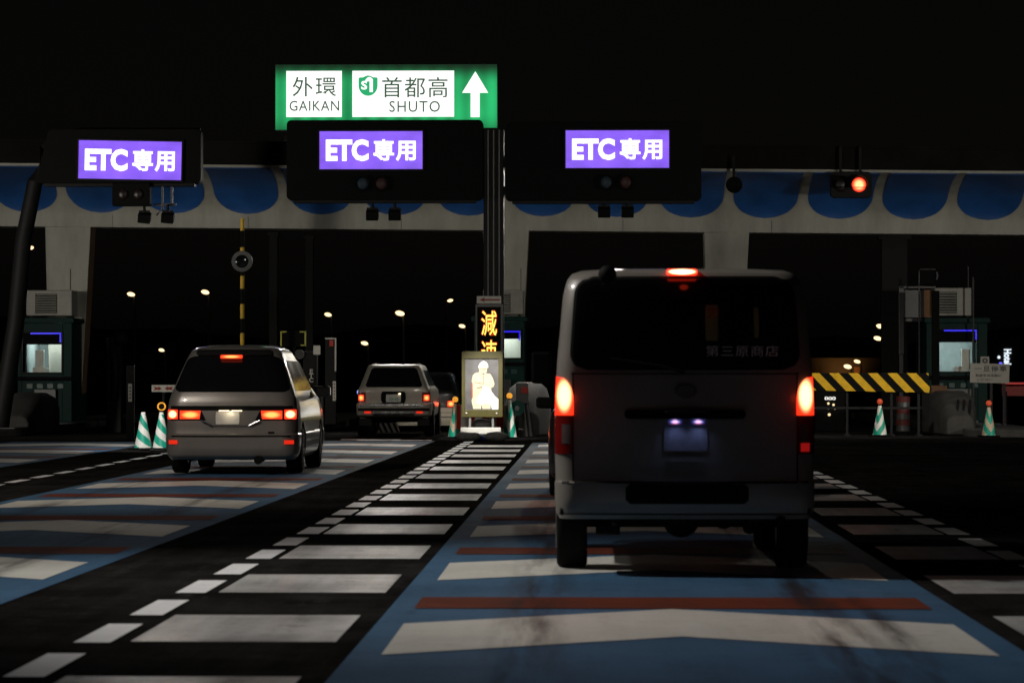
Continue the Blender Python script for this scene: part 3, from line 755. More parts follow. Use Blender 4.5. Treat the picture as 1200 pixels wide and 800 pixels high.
# ------------------------------------------------------------------ toll booths and their air conditioners
def booth(cx, d, w, roof_py, win, label, ac, ac_label, rotz=0., mirror=False, ac_open=True):
    """win = (x0,y0,x1,y1) in photo pixels on the front face at depth d"""
    zr = Z(roof_py, d)
    t = thing('toll_booth', label, 'toll booth', (cx, d, .16), rotz, 'teal toll booths')
    zr -= .16; dep = 2.3; hw = w / 2
    wx0, wx1, wz0, wz1 = X(win[0], d) - cx, X(win[2], d) - cx, Z(win[3], d) - .16, Z(win[1], d) - .16
    m = MB()
    # front wall as four strips round the window, side and back walls
    m.box(((-hw + wx0) / 2, .03, zr / 2), (wx0 + hw, .06, zr)); m.box(((hw + wx1) / 2, .03, zr / 2), (hw - wx1, .06, zr))
    m.box(((wx0 + wx1) / 2, .03, wz0 / 2), (wx1 - wx0, .06, wz0)); m.box(((wx0 + wx1) / 2, .03, (zr + wz1) / 2), (wx1 - wx0, .06, zr - wz1))
    for s_ in (-1, 1): m.box((s_ * (hw - .03), dep / 2 + .03, zr / 2), (.06, dep - .06, zr))
    m.box((0, dep, zr / 2), (w - .12, .06, zr)); m.box((0, dep / 2, .03), (w - .12, dep - .1, .06))
    m.build('cabin_wall', 'teal', t, bevel=.01)
    m = MB(); m.prism(rrect(-hw - .07, hw + .07, zr + .003, zr + .14, .05), -.12, dep + .1); m.build('roof', 'teal', t, bevel=.02)
    m = MB(); m.box((0, dep - .25, zr / 2), (w - .2, .03, zr - .2)); m.box((wx0 + .06, dep * .5, zr * .6), (.04, dep * .8, zr * .7)); m.build('inside_wall', 'booth_wall', t)
    # window frame, blue neon edge, dark upper glazing
    m = MB(); f = .04
    for a, b, c, d_ in (((wx0 + wx1) / 2, wz0, wx1 - wx0 + f, f), ((wx0 + wx1) / 2, wz1, wx1 - wx0 + f, f), (wx0, (wz0 + wz1) / 2, f, wz1 - wz0), (wx1, (wz0 + wz1) / 2, f, wz1 - wz0)): m.box((a, -.012, b), (c, .05, d_))
    wf = m.build('window', 'dark_metal', t)
    m = MB(); hb = (wz1 - wz0) * .3
    m.box(((wx0 + wx1) / 2, -.02, wz1 - hb / 2), (wx1 - wx0 - .05, .02, hb)); m.build('sun_visor', 'black', wf)
    m = MB()
    m.box(((wx0 + wx1) / 2 + .1, -.045, wz1 - .03), (wx1 - wx0 - .25, .025, .035)); m.box((wx1 - .045, -.045, wz1 - .15), (.03, .025, .2)); m.build('blue_tube', 'blue_neon', wf)
    # furniture seen through the window
    m = MB(); m.box((0, .5, wz0 - .06), (w - .2, .6, .05)); m.build('counter', 'booth_wall', t)
    m = MB(); q = -1 if mirror else 1
    m.box((wx0 * .3 * q - .04 + (wx1 * .3 if mirror else 0), .55, wz0 + .32), (.20, .25, .5), None); m.box((wx0 * .3 * q - .02, .5, wz0 + .07), (.34, .3, .14)); m.build('ticket_machine', 'sign_white', t, bevel=.01)
    m = MB(); m.box((0, dep * .55, zr - .07), (w - .4, .25, .03)); m.build('ceiling_light', 'booth_light', t)
    # lower signs and dark ledge on the front
    m = MB(); m.box((0, -.09, wz0 - .13), (w + .06, .16, .09)); m.build('ledge', 'black', t, bevel=.01)
    m = MB()
    for k in range(4): m.box((-hw * .55 + k * hw * .38, -.012, wz0 - .32), (.14, .02, .11))
    m.build('payment_plate', 'teal_glass', t)
    m = MB(); m.box((hw * .05, -.1, wz0 * .42), (w * .4, .1, wz0 * .5)); m.build('lower_panel', 'grey_metal', t, bevel=.01)
    # air conditioner
    ax0, ay0, ax1, ay1 = ac
    d2 = d + .12
    aw, ah = X(ax1, d2) - X(ax0, d2), Z(ay0, d2) - (zr + .16 + .15)
    a = thing('air_conditioner', ac_label, 'air conditioner', (X((ax0 + ax1) / 2, d2), d2, zr + .16 + .14 + .005), rotz, 'ivory air conditioners on the booth roofs')
    m = MB(); m.box((0, .45, ah / 2 + .03), (aw, .9, ah - .03)); m.build('casing', 'ac', a, bevel=.02)
    m = MB(); lw = aw * .46; lx = -aw * .06 if not mirror else -aw * .14
    for k in range(8): m.box((lx, -.02, ah * .2 + k * ah * .68 / 7.4), (lw, .04, ah * .04), Matrix.Rotation(R(-30), 3, 'X'))
    m.build('louvre', 'ac', a)
    m = MB(); m.box((lx, -.003, ah * .52), (lw * 1.04, .012, ah * .74)); m.build('louvre_recess', 'black', a)
    m = MB()
    for s_ in (-1, 1): m.box((s_ * aw * .4, .45, .015), (.06, .8, .028))
    m.build('foot', 'dark_metal', a)
    m = MB(); m.cyl((aw * .44, .2, ah), (aw * .44, .2, ah + .55), .014, None, 8); m.build('antenna', 'grey_metal', a)
    ld = bpy.data.lights.new('booth_ceiling_light', 'AREA'); ld.energy = 16; ld.size = .5; ld.color = (.85, 1, .97)
    lo = bpy.data.objects.new('booth_ceiling_light', ld); COL.objects.link(lo); lo.parent = t; lo.location = (0, 1.0, zr - .12)
    return t


booth(X(50, 75.5), 75.5, 1.34, 378.5, (23, 389, 71, 437), 'teal toll booth with lit window beside the left ivory column', (28, 340, 82, 373), 'ivory air conditioner with a louvre on the left toll booth roof')
booth(X(585, 75.6), 75.6, 1.24, 377, (561, 387, 611, 420), 'teal toll booth half hidden behind the orange letter board', (566, 340, 613, 372), 'ivory air conditioner half hidden behind the thick sign post')
booth(X(1120, 76), 76, 1.5, 379, (1094, 386, 1144, 436), 'teal toll booth with lit window behind the striped barrier board', (1094, 338, 1137, 374), 'ivory air conditioner with a louvre on the right toll booth roof', mirror=True)

# ------------------------------------------------------------------ LED board, flagman board and things on the centre island nose
LD = 64.6
ld_ = thing('led_board', 'upright message board with orange lit kanji under a small arrow plate', 'message board', (X(573, LD), LD, .16))
lx_ = lambda px: X(px, LD) - X(573, LD); lz = lambda py: Z(py, LD) - .16
m = MB(); m.box((0, .12, (lz(356) + lz(455)) / 2), (lx_(590.5) - lx_(558), .24, lz(356) - lz(455))); m.build('housing', 'grey_metal', ld_, bevel=.015)
m = MB(); m.box((0, -.006, (lz(359.5) + lz(450)) / 2), (lx_(588) - lx_(560.5), .012, lz(359.5) - lz(450))); m.build('display_face', 'black', ld_)
m = MB(); m.box((lx_(573), -.035, (lz(347) + lz(355.5)) / 2), (lx_(588) - lx_(559.5), .03, lz(347) - lz(355.5))); ap = m.build('arrow_plate', 'sign_white', ld_)
m = MB(); m.prism([(lx_(x), lz(y)) for x, y in ((562, 351.2), (568.5, 348.4), (567.5, 350.4), (586, 350.4), (586, 352.2), (567.5, 352.2), (568.5, 354))], -.058, -.0515); m.build('arrow', 'sign_red', ap)
for s_, yy in (('減', (364, 393)), ('速', (398.5, 427.5))):
    c_ = (lx_(573.2), -.018, (lz(yy[0]) + lz(yy[1])) / 2); w_, h_ = lx_(573 + 18), lz(yy[0]) - lz(yy[1])
    text('led_halo', s_, 'led_red', ld_, c_, w_ * 1.1, h_ * 1.06, .006, .022)
    text('led_character', s_, 'led_yellow', ld_, (c_[0], -.026, c_[2]), w_, h_, .006, .004)
m = MB(); m.cyl((0, .12, 0), (0, .12, lz(455)), .06, None, 12); m.box((0, .12, .02), (.4, .4, .04)); m.build('stand', 'grey_metal', ld_)

FD = 62.0
fb_ = thing('flagman_board', 'olive framed picture board of a lit white helmeted worker on a white foot bar', 'sign board', (X(565, FD), FD, 0))
fx = lambda px: X(px, FD) - X(565, FD); fz = lambda py: Z(py, FD)
m = MB()
def fbar(a, b, c, d): m.box(((fx(a) + fx(c)) / 2, .03, (fz(b) + fz(d)) / 2), (fx(c) - fx(a), .06, fz(b) - fz(d)))
fbar(541, 411.5, 589, 420); fbar(541, 420, 545, 480); fbar(584, 420, 589, 480); fbar(541, 480, 589, 488.5)
m.build('frame', 'olive', fb_, bevel=.006)
m = MB(); m.box((0, .045, (fz(419) + fz(481)) / 2), (fx(586) - fx(543), .02, fz(419) - fz(481))); m.build('picture_panel', 'picture_back', fb_)
def fig(name, mt, pts, y):
    m = MB(); m.prism([(fx(540 + x / 10), fz(410 + y_ / 10)) for x, y_ in pts], y, y + .004); return m.build(name, mt, fb_)
fig('worker_picture', 'worker_cream', [(205, 205), (215, 165), (240, 138), (265, 128), (295, 138), (315, 165), (320, 205), (305, 215), (305, 250), (290, 270), (345, 280), (375, 330), (395, 395), (385, 430), (355, 445), (360, 485), (400, 540), (440, 575), (440, 695), (365, 695), (350, 640), (345, 690), (255, 690), (240, 640), (235, 690), (145, 690), (125, 590), (140, 540), (138, 390), (125, 365), (140, 295), (165, 270), (210, 260), (218, 235)], .030)
fig('helmet_picture', 'worker_white', [(203, 205), (214, 165), (240, 137), (265, 127), (296, 137), (316, 165), (322, 203), (262, 196)], .0245)
fig('smock_picture', 'worker_white', [(268, 420), (330, 440), (356, 486), (400, 540), (440, 576), (440, 694), (366, 694), (352, 640), (300, 620), (244, 640), (180, 620), (200, 545), (245, 480)], .0245)
fig('baton_picture', 'worker_red', [(124, 385), (136, 385), (138, 560), (124, 560)], .0245)
for pts in ([(225, 222), (300, 222), (300, 228), (225, 228)], [(245, 272), (285, 272), (265, 290)], [(160, 375), (250, 390), (250, 396), (160, 381)], [(190, 440), (250, 430), (250, 438), (190, 450)], [(262, 300), (268, 300), (266, 410), (260, 410)]): fig('picture_line', 'worker_line', pts, .018)
for px in (550.5, 577.5):
    m = MB(); m.box((fx(px), .06, (fz(488) + .26) / 2), (.045, .05, fz(488) - .26)); m.build('leg', 'lt_metal', fb_)
m = MB(); m.box(((fx(540) + fx(587)) / 2, -.05, .19), (fx(587) - fx(540), .12, .13)); m.build('foot_bar', 'cone_white', fb_, bevel=.01)
m = MB()
for px in (546.5, 582.0): m.ball((fx(px), -.006, fz(484)), .02, 10)
m.build('fixing_stud', 'cone_white', fb_, smooth=50)
spot('board_fill_light', (X(568, FD), FD - 3.6, 3.6), (X(570, FD), FD + .8, .35), 1700, (1, .97, .9), 25, .8, .05)  # spot added to brighten foot bar, sandbags and cones

rl = thing('guard_rail', 'low red and white striped rail behind the worker board', 'rail', (X(565, 63.4), 63.4, 0))
m = MB(); m.box((0, 0, .45), (1.05, .05, .5)); m.build('striped_plate', 'redwhite', rl, bevel=.005)
for s_ in (-1, 1):
    m = MB(); m.box((s_ * .4, .06, .35), (.05, .05, .7)); m.box((s_ * .4, .06, .015), (.12, .4, .03)); m.build('leg', 'lt_metal', rl)

def sandbag(px, py, d, w, h, label, seed, mt='sandbag'):
    random.seed(seed); z = max(0, Z(py, d)); m = MB(); rings = []
    n = 14; ph = [random.uniform(0, 6) for _ in range(4)]
    for k in range(9):
        u = -1 + 2 * k / 8; r_ = math.sqrt(max(.02, 1 - abs(u) ** 2.6))
        rings.append([Vector((u * w / 2, .17 * r_ * math.cos(a) * (1 + .08 * math.sin(3 * a + ph[1] + 2 * u)), h * .46 + h * .5 * r_ * math.sin(a) * (1 + .12 * math.sin(2 * a + ph[0] + 3 * u) + .06 * math.sin(5 * u + ph[2])))) for a in [2 * PI * i / n for i in range(n)]])
    m.loft(rings); o = m.build('sandbag', mt, smooth=70, loc=(X(px, d), d, z))
    return tag(o, label, 'sandbag', 'sandbags weighing down the worker board')
sandbag(549, 999, 61.1, .52, .19, 'grey sandbag lying left in front of the white foot bar', 1)
sandbag(582, 999, 61.1, .50, .19, 'grey sandbag lying right in front of the white foot bar', 2)
sandbag(564.5, 504.0, 62.45, .42, .26, 'grey sandbag heaped between the legs of the worker board', 3)
sandbag(566, 999, 61.35, .24, .13, 'small blue bag between the two grey sandbags', 4, 'blue_bag')

# ------------------------------------------------------------------ cones
def cone(px, d, h, label, ball, sheet='cone_white', kind=0, rz=0.):
    t = thing('traffic_cone', label, 'traffic cone', (X(px, d), d, 0), rz, 'green striped traffic cones at the island noses')
    m = MB(); m.prism_x([(-.19, 0), (.19, 0), (.19, .035), (-.19, .035)], -.19, .19); m.build('base', 'rubber', t, bevel=.012)
    # body: spiral (or chevron) stripes as faces with two material slots
    m = MB(); n, nz = 40, 44; vs = []; r0, r1 = .155, .035; h0 = .037
    for j in range(nz + 1):
        z = h0 + (h - h0) * j / nz; r_ = r0 + (r1 - r0) * j / nz
        for i in range(n): vs.append((r_ * math.cos(2 * PI * i / n), r_ * math.sin(2 * PI * i / n), z))
    base = len(m.v); m.v += vs
    for j in range(nz):
        for i in range(n):
            k = (i + 1) % n; m.f.append((j * n + i, j * n + k, (j + 1) * n + k, (j + 1) * n + i))
            a = 2 * PI * (i + .5) / n; v = (j + .5) / nz
            if kind == 0: ph = v * 2.2 + (a + PI / 2) / (2 * PI) * 2
            else: ph = v * 1.9 - abs(((a + PI / 2 + PI) % (2 * PI)) - PI) / PI * 1.7 + .3
            m.mi.append(1 if (ph % 1) < .5 and v < .93 else 0)
    m.f.append(tuple(range(nz * n, nz * n + n))); m.mi.append(0)
    m.build('body', [sheet, 'cone_green'], t, smooth=40)
    if ball:
        m = MB(); m.cyl((0, 0, h), (0, 0, h + .03), .03, None, 12); m.build('lamp_socket', 'black', t)
        if ball == 'ring':
            m = MB(); m.lathe([(.055, -.02), (.075, -.02), (.075, .02), (.055, .02), (.055, -.0201)], (0, 0, h + .1), 'y', 20); m.build('ring_lamp', 'orange_lens', t)
            m = MB(); m.lathe([(.001, -.015), (.045, -.015), (.045, .015), (.001, .015)], (0, 0, h + .1), 'y', 16); m.build('ring_centre', 'black', t)
        else:
            m = MB(); m.ball((0, 0, h + .085), .062, 16); m.build('ball_lamp', ball, t, smooth=60)
    return t
cone(166.5, 53.8, .66, 'green and white striped cone without a lamp, left of the minivan', None, rz=1.2)
cone(188, 53.8, .66, 'striped cone topped by a yellow ring lamp, half hidden by the minivan', 'ring', rz=.3)
cone(533.5, 63.8, .72, 'green and tan striped cone with amber lamp left of the worker board', 'orange_lens', 'tan_sheet', 1, -.3)
cone(597, 63.4, .80, 'striped cone with amber lamp right of the worker board', 'orange_lens', 'cone_white', 1, 0)
cone(1030, 66, .66, 'striped cone with red lamp under the yellow and black barrier board', 'red_ball', 'cone_white', 1, -.6)
cone(1157, 65.4, .63, 'dim striped cone with red lamp beneath the stop sign', 'red_ball', 'tan_sheet', 1, .2)
mt_ = MB()
n = 22; random.seed(5)
mt_.add([(X(163 + 42 * k / 11, 53), 52.9 + .35 * math.sin(k), .012 + .012 * random.random()) for k in range(12)] + [(X(163 + 42 * k / 11, 55), 54.6 + .2 * math.sin(k * 2), .012 + .012 * random.random()) for k in range(12)],
        [(k, k + 1, k + 13, k + 12) for k in range(11)])
tag(mt_.build('rubber_mat', 'rubber'), 'crumpled black rubber mat under the two cones left of the minivan', 'mat')
spot('cone_fill_light', (-8.5, 49, 4.5), (-7.4, 54, .3), 1500, (1, .98, .94), 40, .8, .1)  # spot added to brighten the two left cones

# ------------------------------------------------------------------ bullnoses, small machines, posts on the islands
def bullnose(px, d, w, h, label, ribs=False):
    t = thing('bullnose', label, 'crash barrier', (X(px, d), d, 0), 0, 'concrete bullnoses of the toll islands')
    m = MB(); rings = []
    for k in range(9):
        u = k / 8; y = 2.6 * u; hh = h * math.sin(PI / 2 * min(1, .28 + u * 1.2)); ww = w * (.55 + .45 * min(1, u * 1.6))
        rings.append([Vector((x * ww / 2, y, .01 + z * hh)) for x, z in ((-1, 0), (1, 0), (1, .6), (.8, .88), (.45, 1), (-.45, 1), (-.8, .88), (-1, .6))])
    m.loft(rings); m.build('body', 'dark_concrete', t, bevel=.03, smooth=40)
    if ribs:
        m = MB()
        for k in range(3): m.tube([(-w * .1 + k * .13, -.03 + .25, h * .15), (-w * .1 + k * .13 + .05, .12, h * .45), (-w * .1 + k * .13 + .12, .5, h * .80)], .03, 8)
        m.build('bent_bar', 'dark_metal', t, smooth=50)
    return t
bullnose(617, 66.2, 1.0, 1.15, 'grey concrete bullnose behind the cone right of the worker board')
bullnose(1124, 67.0, 1.1, .95, 'grey concrete bullnose with bent bars below the stop sign', True)
bullnose(14, 68.0, 1.15, .9, 'grey concrete bullnose at the far left edge below the left booth')

gm = thing('gate_machine', 'grey machine post with a red lamp box on two slanted legs', 'gate machine', (X(614, 65.4), 65.4, 0))
hx = lambda px: X(px, 65.4) - X(614, 65.4); hz = lambda py: Z(py, 65.4)
m = MB(); m.box((hx(612), 0, hz(461)), (.26, .2, .45)); m.build('cabinet', 'grey_metal', gm, bevel=.02)
m = MB(); m.box((hx(615), -.11, hz(457)), (.15, .03, .13)); m.build('lamp_box', 'barrier_red', gm)
for a, b in ((612.5, 617), (617, 622)):
    m = MB(); m.tube([(hx(a), 0, hz(470)), (hx((a + b) / 2), 0, hz(490)), (hx(b), 0, .01)], .045, 10); m.build('leg', 'grey_metal', gm, smooth=50)

# hose reel: a round green fitting by the cone
hr = thing('green_reel', 'small round green reel on a stub behind the right cone', 'reel', (X(606, 65), 65, 0))
m = MB(); m.lathe([(.05, -.06), (.16, -.06), (.16, -.03), (.08, -.03), (.08, .03), (.16, .03), (.16, .06), (.05, .06), (.05, -.059)], (0, 0, Z(478, 65)), 'y', 20); m.build('drum', 'reel_green', hr)
m = MB(); m.cyl((0, 0, 0), (0, 0, Z(482, 65)), .035, None, 10); m.build('stub', 'dark_metal', hr)

# striped pole with round mirror
sp = thing('striped_pole', 'tall black and yellow banded pole with a round dark mirror', 'pole', (X(283, 66), 66, .0))
m = MB(); zs = [(407, 500, 0), (390, 407, 1), (373, 390, 0), (356, 373, 1), (338, 356, 0), (323, 338, 1), (296, 323, 0), (289.5, 296, 1), (270, 289.5, 0), (255.5, 270, 1)]
for a, b, k in zs: m.slot(k).cyl((0, 0, max(.16, Z(b, 66))), (0, 0, Z(a, 66)), .045, None, 14)
m.build('banded_shaft', ['black', 'yellow'], sp)
m = MB(); m.lathe([(.001, -.10), (.1, -.09), (.17, -.065), (.2, -.04), (.215, -.06), (.215, .0), (.001, .02)], (0, 0, Z(306, 66)), 'y', 28); m.build('mirror', 'glass', sp, smooth=40)
m = MB(); m.lathe([(.2, -.07), (.225, -.07), (.225, .0), (.2, .0)], (0, -.005, Z(306, 66)), 'y', 28); m.build('mirror_rim', 'grey_metal', sp)

# lane machine on the second island: cabinet with the ETC letters, tape-edged board and white post
lm = thing('lane_machine', 'dark lane machine cabinet with small white upright ETC letters', 'toll machine', (X(362, 68), 68, .16))
kx = lambda px: X(px, 68) - X(362, 68); kz = lambda py: Z(py, 68) - .16
m = MB(); m.box((kx(364), .4, kz(452) / 2), (.42, .8, kz(452) - .0)); m.build('cabinet', 'black', lm, bevel=.02)
m = MB(); m.box((kx(362), .3, (kz(452) + kz(412)) / 2 + .01), (.3, .4, kz(412) - kz(452))); m.build('head_unit', 'dark_metal', lm, bevel=.02)
m = MB(); m.box((kx(370.5), .08, kz(410)), (.15, .06, .2)); m.build('plate', 'sign_white', lm)
m = MB(); m.cyl((kx(350), .05, kz(415)), (kx(350), .15, kz(415)), .11, None, 14); m.build('horn', 'grey_metal', lm)
text('lettering', 'E\nT\nC', 'sign_white', lm, (kx(363.8), -.012 + .1, kz(440)), .10, .29, .01, .03, 1, False, .8)
tb = thing('tape_edged_board', 'black board with yellow-green corner tape left of the white post', 'board', (X(343, 67), 67, .16))
m = MB(); m.box((0, .03, Z(396.5, 67) - .16), (.56, .05, .34)); m.build('panel', 'black', tb)
m = MB(); w_, h_ = .56, .32; zc = Z(396.5, 67) - .16
for s_ in (-1, 1):
    m.box((s_ * (w_ / 2 - .015), -.006, zc), (.03, .02, h_))
    m.box((s_ * (w_ / 2 - .075), -.006, zc + h_ / 2 - .013), (.12, .02, .026))
    m.box((s_ * (w_ / 2 - .065), -.006, zc - h_ / 2 + .013), (.10, .02, .026)) if s_ > 0 else None
m.build('corner_tape', 'lime', tb)
m = MB(); m.cyl((0, .08, 0), (0, .08, zc - .1), .035, None, 10); m.build('stand', 'dark_metal', tb)
wp = thing('marker_post', 'white edged upright post with red marks beside the lane machine', 'post', (X(387, 72), 72, .16))
q1 = lambda px: X(px, 72) - X(387, 72); q2 = lambda py: Z(py, 72) - .16
m = MB(); m.box((0, .06, q2(395) / 2), (.26, .1, q2(395))); m.build('body', 'dark_metal', wp, bevel=.01)
m = MB(); m.box((.115, -.003, q2(416)), (.035, .02, .75)); m.box((0, -.003, q2(396.5)), (.26, .02, .03)); m.build('white_edge', 'sign_white', wp)
m = MB(); m.box((.02, -.003, q2(402)), (.09, .02, .14)); m.build('red_mark', 'barrier_red', wp)
m = MB(); m.box((.09, -.012, q2(458)), (.075, .02, .46)); m.build('scale_plate', 'sign_white', wp)
m = MB()
for k in range(5): m.box((.09, -.026, q2(450 + 4 * k)), (.03, .01, .028))
m.build('plate_mark', 'sign_red', wp)

gp = thing('marker_post', 'dark post with a narrow white plate left of the first cone', 'post', (X(151, 62), 62, 0))
m = MB(); m.box((0, .05, .75), (.16, .08, 1.5)); m.build('body', 'dark_metal', gp, bevel=.01)
m = MB(); m.box((0, -.003, Z(460, 62)), (.075, .02, .36)); m.build('scale_plate', 'sign_white', gp)
m = MB()
for k in range(4): m.box((0, -.016, Z(454 + 4 * k, 62)), (.03, .01, .03))
m.build('plate_mark', 'sign_black', gp)
ar = thing('arrow_sign', 'white plate with two dark red arrow heads behind the minivan', 'sign', (X(190, 66), 66, .16))
m = MB(); m.box((0, .02, Z(455, 66) - .16), (.5, .03, .15)); m.build('plate', 'sign_white', ar)
for s_ in (-1, 1):
    m = MB(); zc = Z(455, 66) - .16
    m.prism([(s_ * .03, zc), (s_ * .11, zc + .05), (s_ * .1, zc + .02), (s_ * .21, zc + .04), (s_ * .18, zc), (s_ * .21, zc - .04), (s_ * .1, zc - .02), (s_ * .11, zc - .05)], -.006, .004); m.build('arrow_head', 'sign_red', ar)
m = MB(); m.cyl((0, .06, 0), (0, .06, Z(458, 66) - .16), .03, None, 8); m.build('stand', 'dark_metal', ar)

# dim machinery posts on the left islands
for (px, py, d, w, lab) in ((133, 395, 70, .42, 'dim tall machine post with a rounded head left of the cones'), (320, 272, 84, .3, 'slim dark upright behind the banded pole'), (362, 276, 88, .3, 'slim dark upright behind the lane machine'), (1047, 277, 80, .85, 'thick dark upright left of the right toll booth')):
    t = thing('upright_post', lab, 'post', (X(px, d), d, 0)); h_ = Z(py, d)
    m = MB(); m.box((0, 0, h_ / 2), (w * .8, .3, h_)); m.build('shaft', 'dark_metal', t, bevel=.02)
    m = MB()
    if px == 133: m.ball((w * .25, 0, h_ - .05), .2, 14); m.tube([(0, -.18, h_ - .3), (w * .1, -.2, h_ - .9), (0, -.18, h_ - 1.4)], .09)
    else: m.box((0, 0, h_ - .05), (w, .4, .1))
    m.build('head', 'dark_metal', t, smooth=50)

# structure beside the right booth: cabinet shelf with mirror board and mast
sh = thing('equipment_shelter', 'open dark steel frame with side plates left of the right booth roof', 'steel frame', (X(1075, 76.5), 76.5, .16))
s1 = lambda px: X(px, 76.5) - X(1075, 76.5); s2 = lambda py: Z(py, 76.5) - .16
m = MB(); m.box((s1(1055), 0, (s2(336) + s2(415)) / 2), (.13, .2, s2(336) - s2(415))); m.box((s1(1074), 0, s2(337)), (.9, .2, .06)); m.box((s1(1074), .1, s2(375)), (.85, .1, .08)); m.box((s1(1092), 0, s2(415) / 2), (.1, .1, s2(415))); m.box((s1(1055), 0, s2(415) / 2), (.1, .1, s2(415)))
m.build('frame', 'grey_metal', sh, bevel=.01)
m = MB(); m.box((s1(1070), .12, (s2(340) + s2(372)) / 2), (.55, .04, s2(340) - s2(372))); m.build('back_plate', 'grey_metal', sh)
m = MB(); m.box((s1(1086), .05, (s2(340) + s2(372)) / 2), (.2, .3, s2(340) - s2(372))); m.build('wooden_side', 'brown_board', sh)
sm = thing('square_mirror', 'square dark mirror with a pale tubular rim on a thin mast', 'mirror', (X(1076, 75.8), 75.8, .16))
v1 = lambda px: X(px, 75.8) - X(1076, 75.8); v2 = lambda py: Z(py, 75.8) - .16
m = MB(); m.box((v1(1085), .0, v2(325)), (.42, .06, .40)); m.build('glass', 'black', sm, bevel=.04)
m = MB(); m.tube([(v1(1076), -.01, 0), (v1(1076), -.01, v2(318)), (v1(1077), -.01, v2(316)), (v1(1095), -.01, v2(316))], .02, 8); m.tube([(v1(1096.5), -.01, v2(319)), (v1(1097.5), -.01, v2(323)), (v1(1096.5), -.01, v2(328))], .028, 8)
m.build('tube_mast', 'grey_metal', sm, smooth=50)
th = thing('thin_mast', 'thin dark mast rising past the right edge of the right booth', 'mast', (X(1139, 75.6), 75.6, .16))
m = MB(); m.cyl((0, 0, 0), (0, 0, Z(325, 75.6) - .16), .025, None, 8); m.build('shaft', 'grey_metal', th)
m = MB(); m.box((0, 0, .02), (.2, .2, .04)); m.build('base_plate', 'grey_metal', th)
dp = thing('dark_pillar', 'black upright standing in front of the right booth window', 'post', (X(1095, 74.8), 74.8, .16))
m = MB(); m.box((0, 0, (Z(341, 74.8) - .16) / 2), (.17, .17, Z(341, 74.8) - .16)); m.build('shaft', 'black', dp)
m = MB(); m.box((0, 0, .03), (.35, .35, .06)); m.build('base_plate', 'dark_metal', dp)

# barrier board
bb = thing('barrier_board', 'yellow and black diagonally striped barrier board across the closed lane', 'barrier', (X(1020, 66), 66.4, 0))
b1 = lambda px: X(px, 66) - X(1020, 66); b2 = lambda py: Z(py, 66)
m = MB(); m.prism([(b1(930), b2(437)), (b1(1089), b2(437)), (b1(1090.5), b2(455)), (b1(1090), b2(460)), (b1(930), b2(457))][::1], -.02, .03); m.build('striped_board', 'haz', bb, bevel=.006)
m = MB(); m.box((b1(1086), .02, (b2(455) + b2(485)) / 2), (.16, .04, b2(455) - b2(485))); m.build('end_flap', 'black', bb)
for px in (945, 994, 1046, 1078):
    m = MB(); m.box((b1(px), .07, b2(455) / 2), (.05, .05, b2(455))); m.box((b1(px), .07, .02), (.1, .5, .04)); m.build('leg', 'dark_metal', bb)
m = MB(); m.box((b1(1020), .07, b2(478)), (2.6, .04, .05)); m.build('rail', 'dark_metal', bb)
spot('barrier_fill_light', (6.4, 60.5, 5), (6.2, 66.4, .9), 900, (1, .95, .85), 60, .9, .1)  # spot added to brighten the striped board
hb = thing('striped_drum', 'small red and white banded drum behind the barrier board', 'drum', (X(1057, 69), 69, 0))
m = MB()
for k in range(6): m.slot(k % 2).cyl((0, 0, .06 + k * .13), (0, 0, .06 + (k + 1) * .13 - .004), .16, None, 16)
m.build('body', ['grey_metal', 'barrier_dim'], hb); m = MB(); m.cyl((0, 0, 0), (0, 0, .055), .22, None, 16); m.build('base', 'rubber', hb)
bp_ = thing('wooden_panel', 'brown lit panel with a white bar beside the barrier end', 'panel', (X(1099, 70), 70, .0))
m = MB(); m.box((0, 0, .55), (.36, .08, 1.05)); m.build('board', 'brown_board', bp_, bevel=.01)
m = MB(); m.box((.08, -.05, Z(466, 70)), (.26, .02, .045), Matrix.Rotation(R(8), 3, 'Y')); m.build('white_bar', 'cone_white', bp_)
m = MB(); m.box((0, .02, .013), (.5, .4, .025)); m.build('foot', 'dark_metal', bp_)
ci = thing('control_cabinet', 'black cabinet with a small lit display and dots just right of the van', 'cabinet', (X(972, 72), 72, 0))
c1 = lambda px: X(px, 72) - X(972, 72); c2 = lambda py: Z(py, 72)
m = MB(); m.box((0, .25, .55), (.7, .5, 1.1)); m.build('body', 'black', ci, bevel=.02)
text('display', '000', 'win_white', ci, (c1(972), -.01, c2(466.5)), .26, .08, .01, .02)
m = MB()
for px, py, r_ in ((970, 472.5, .03), (976, 474, .03), (971, 485.5, .035), (970, 478.5, .016), (977.5, 478.5, .018)): m.ball((c1(px), 0, c2(py)), r_, 10)
m.build('indicator_lamp', 'win_warm', ci, smooth=50)

# stop sign board at the right with the pictogram plate
st = thing('stop_notice', 'white notice board lettered with a Japanese stop order and small print', 'notice', (X(1158, 68), 68, 0))
t1 = lambda px: X(px, 68) - X(1158, 68); t2 = lambda py: Z(py, 68)
m = MB(); m.box((0, 0, (t2(426) + t2(448.5)) / 2), (t1(1181) - t1(1135.5), .03, t2(426) - t2(448.5)), Matrix.Rotation(R(1.5), 3, 'Y')); m.build('board', 'notice', st)
text('lettering', '一旦停車', 'sign_black', st, (t1(1159), -.026, t2(431.8)), t1(1178 - 1) - t1(1140), t2(428.5) - t2(435.5), .01, .01, 1.25)
text('lettering', '料金をお支払い', 'sign_black', st, (t1(1156.5), -.026, t2(439.5)), t1(1172) - t1(1142), t2(438) - t2(441.5), .01, .0)
text('lettering', 'ください', 'sign_black', st, (t1(1152), -.026, t2(444.8)), t1(1161) - t1(1143), t2(443.4) - t2(446.5), .01, .0)
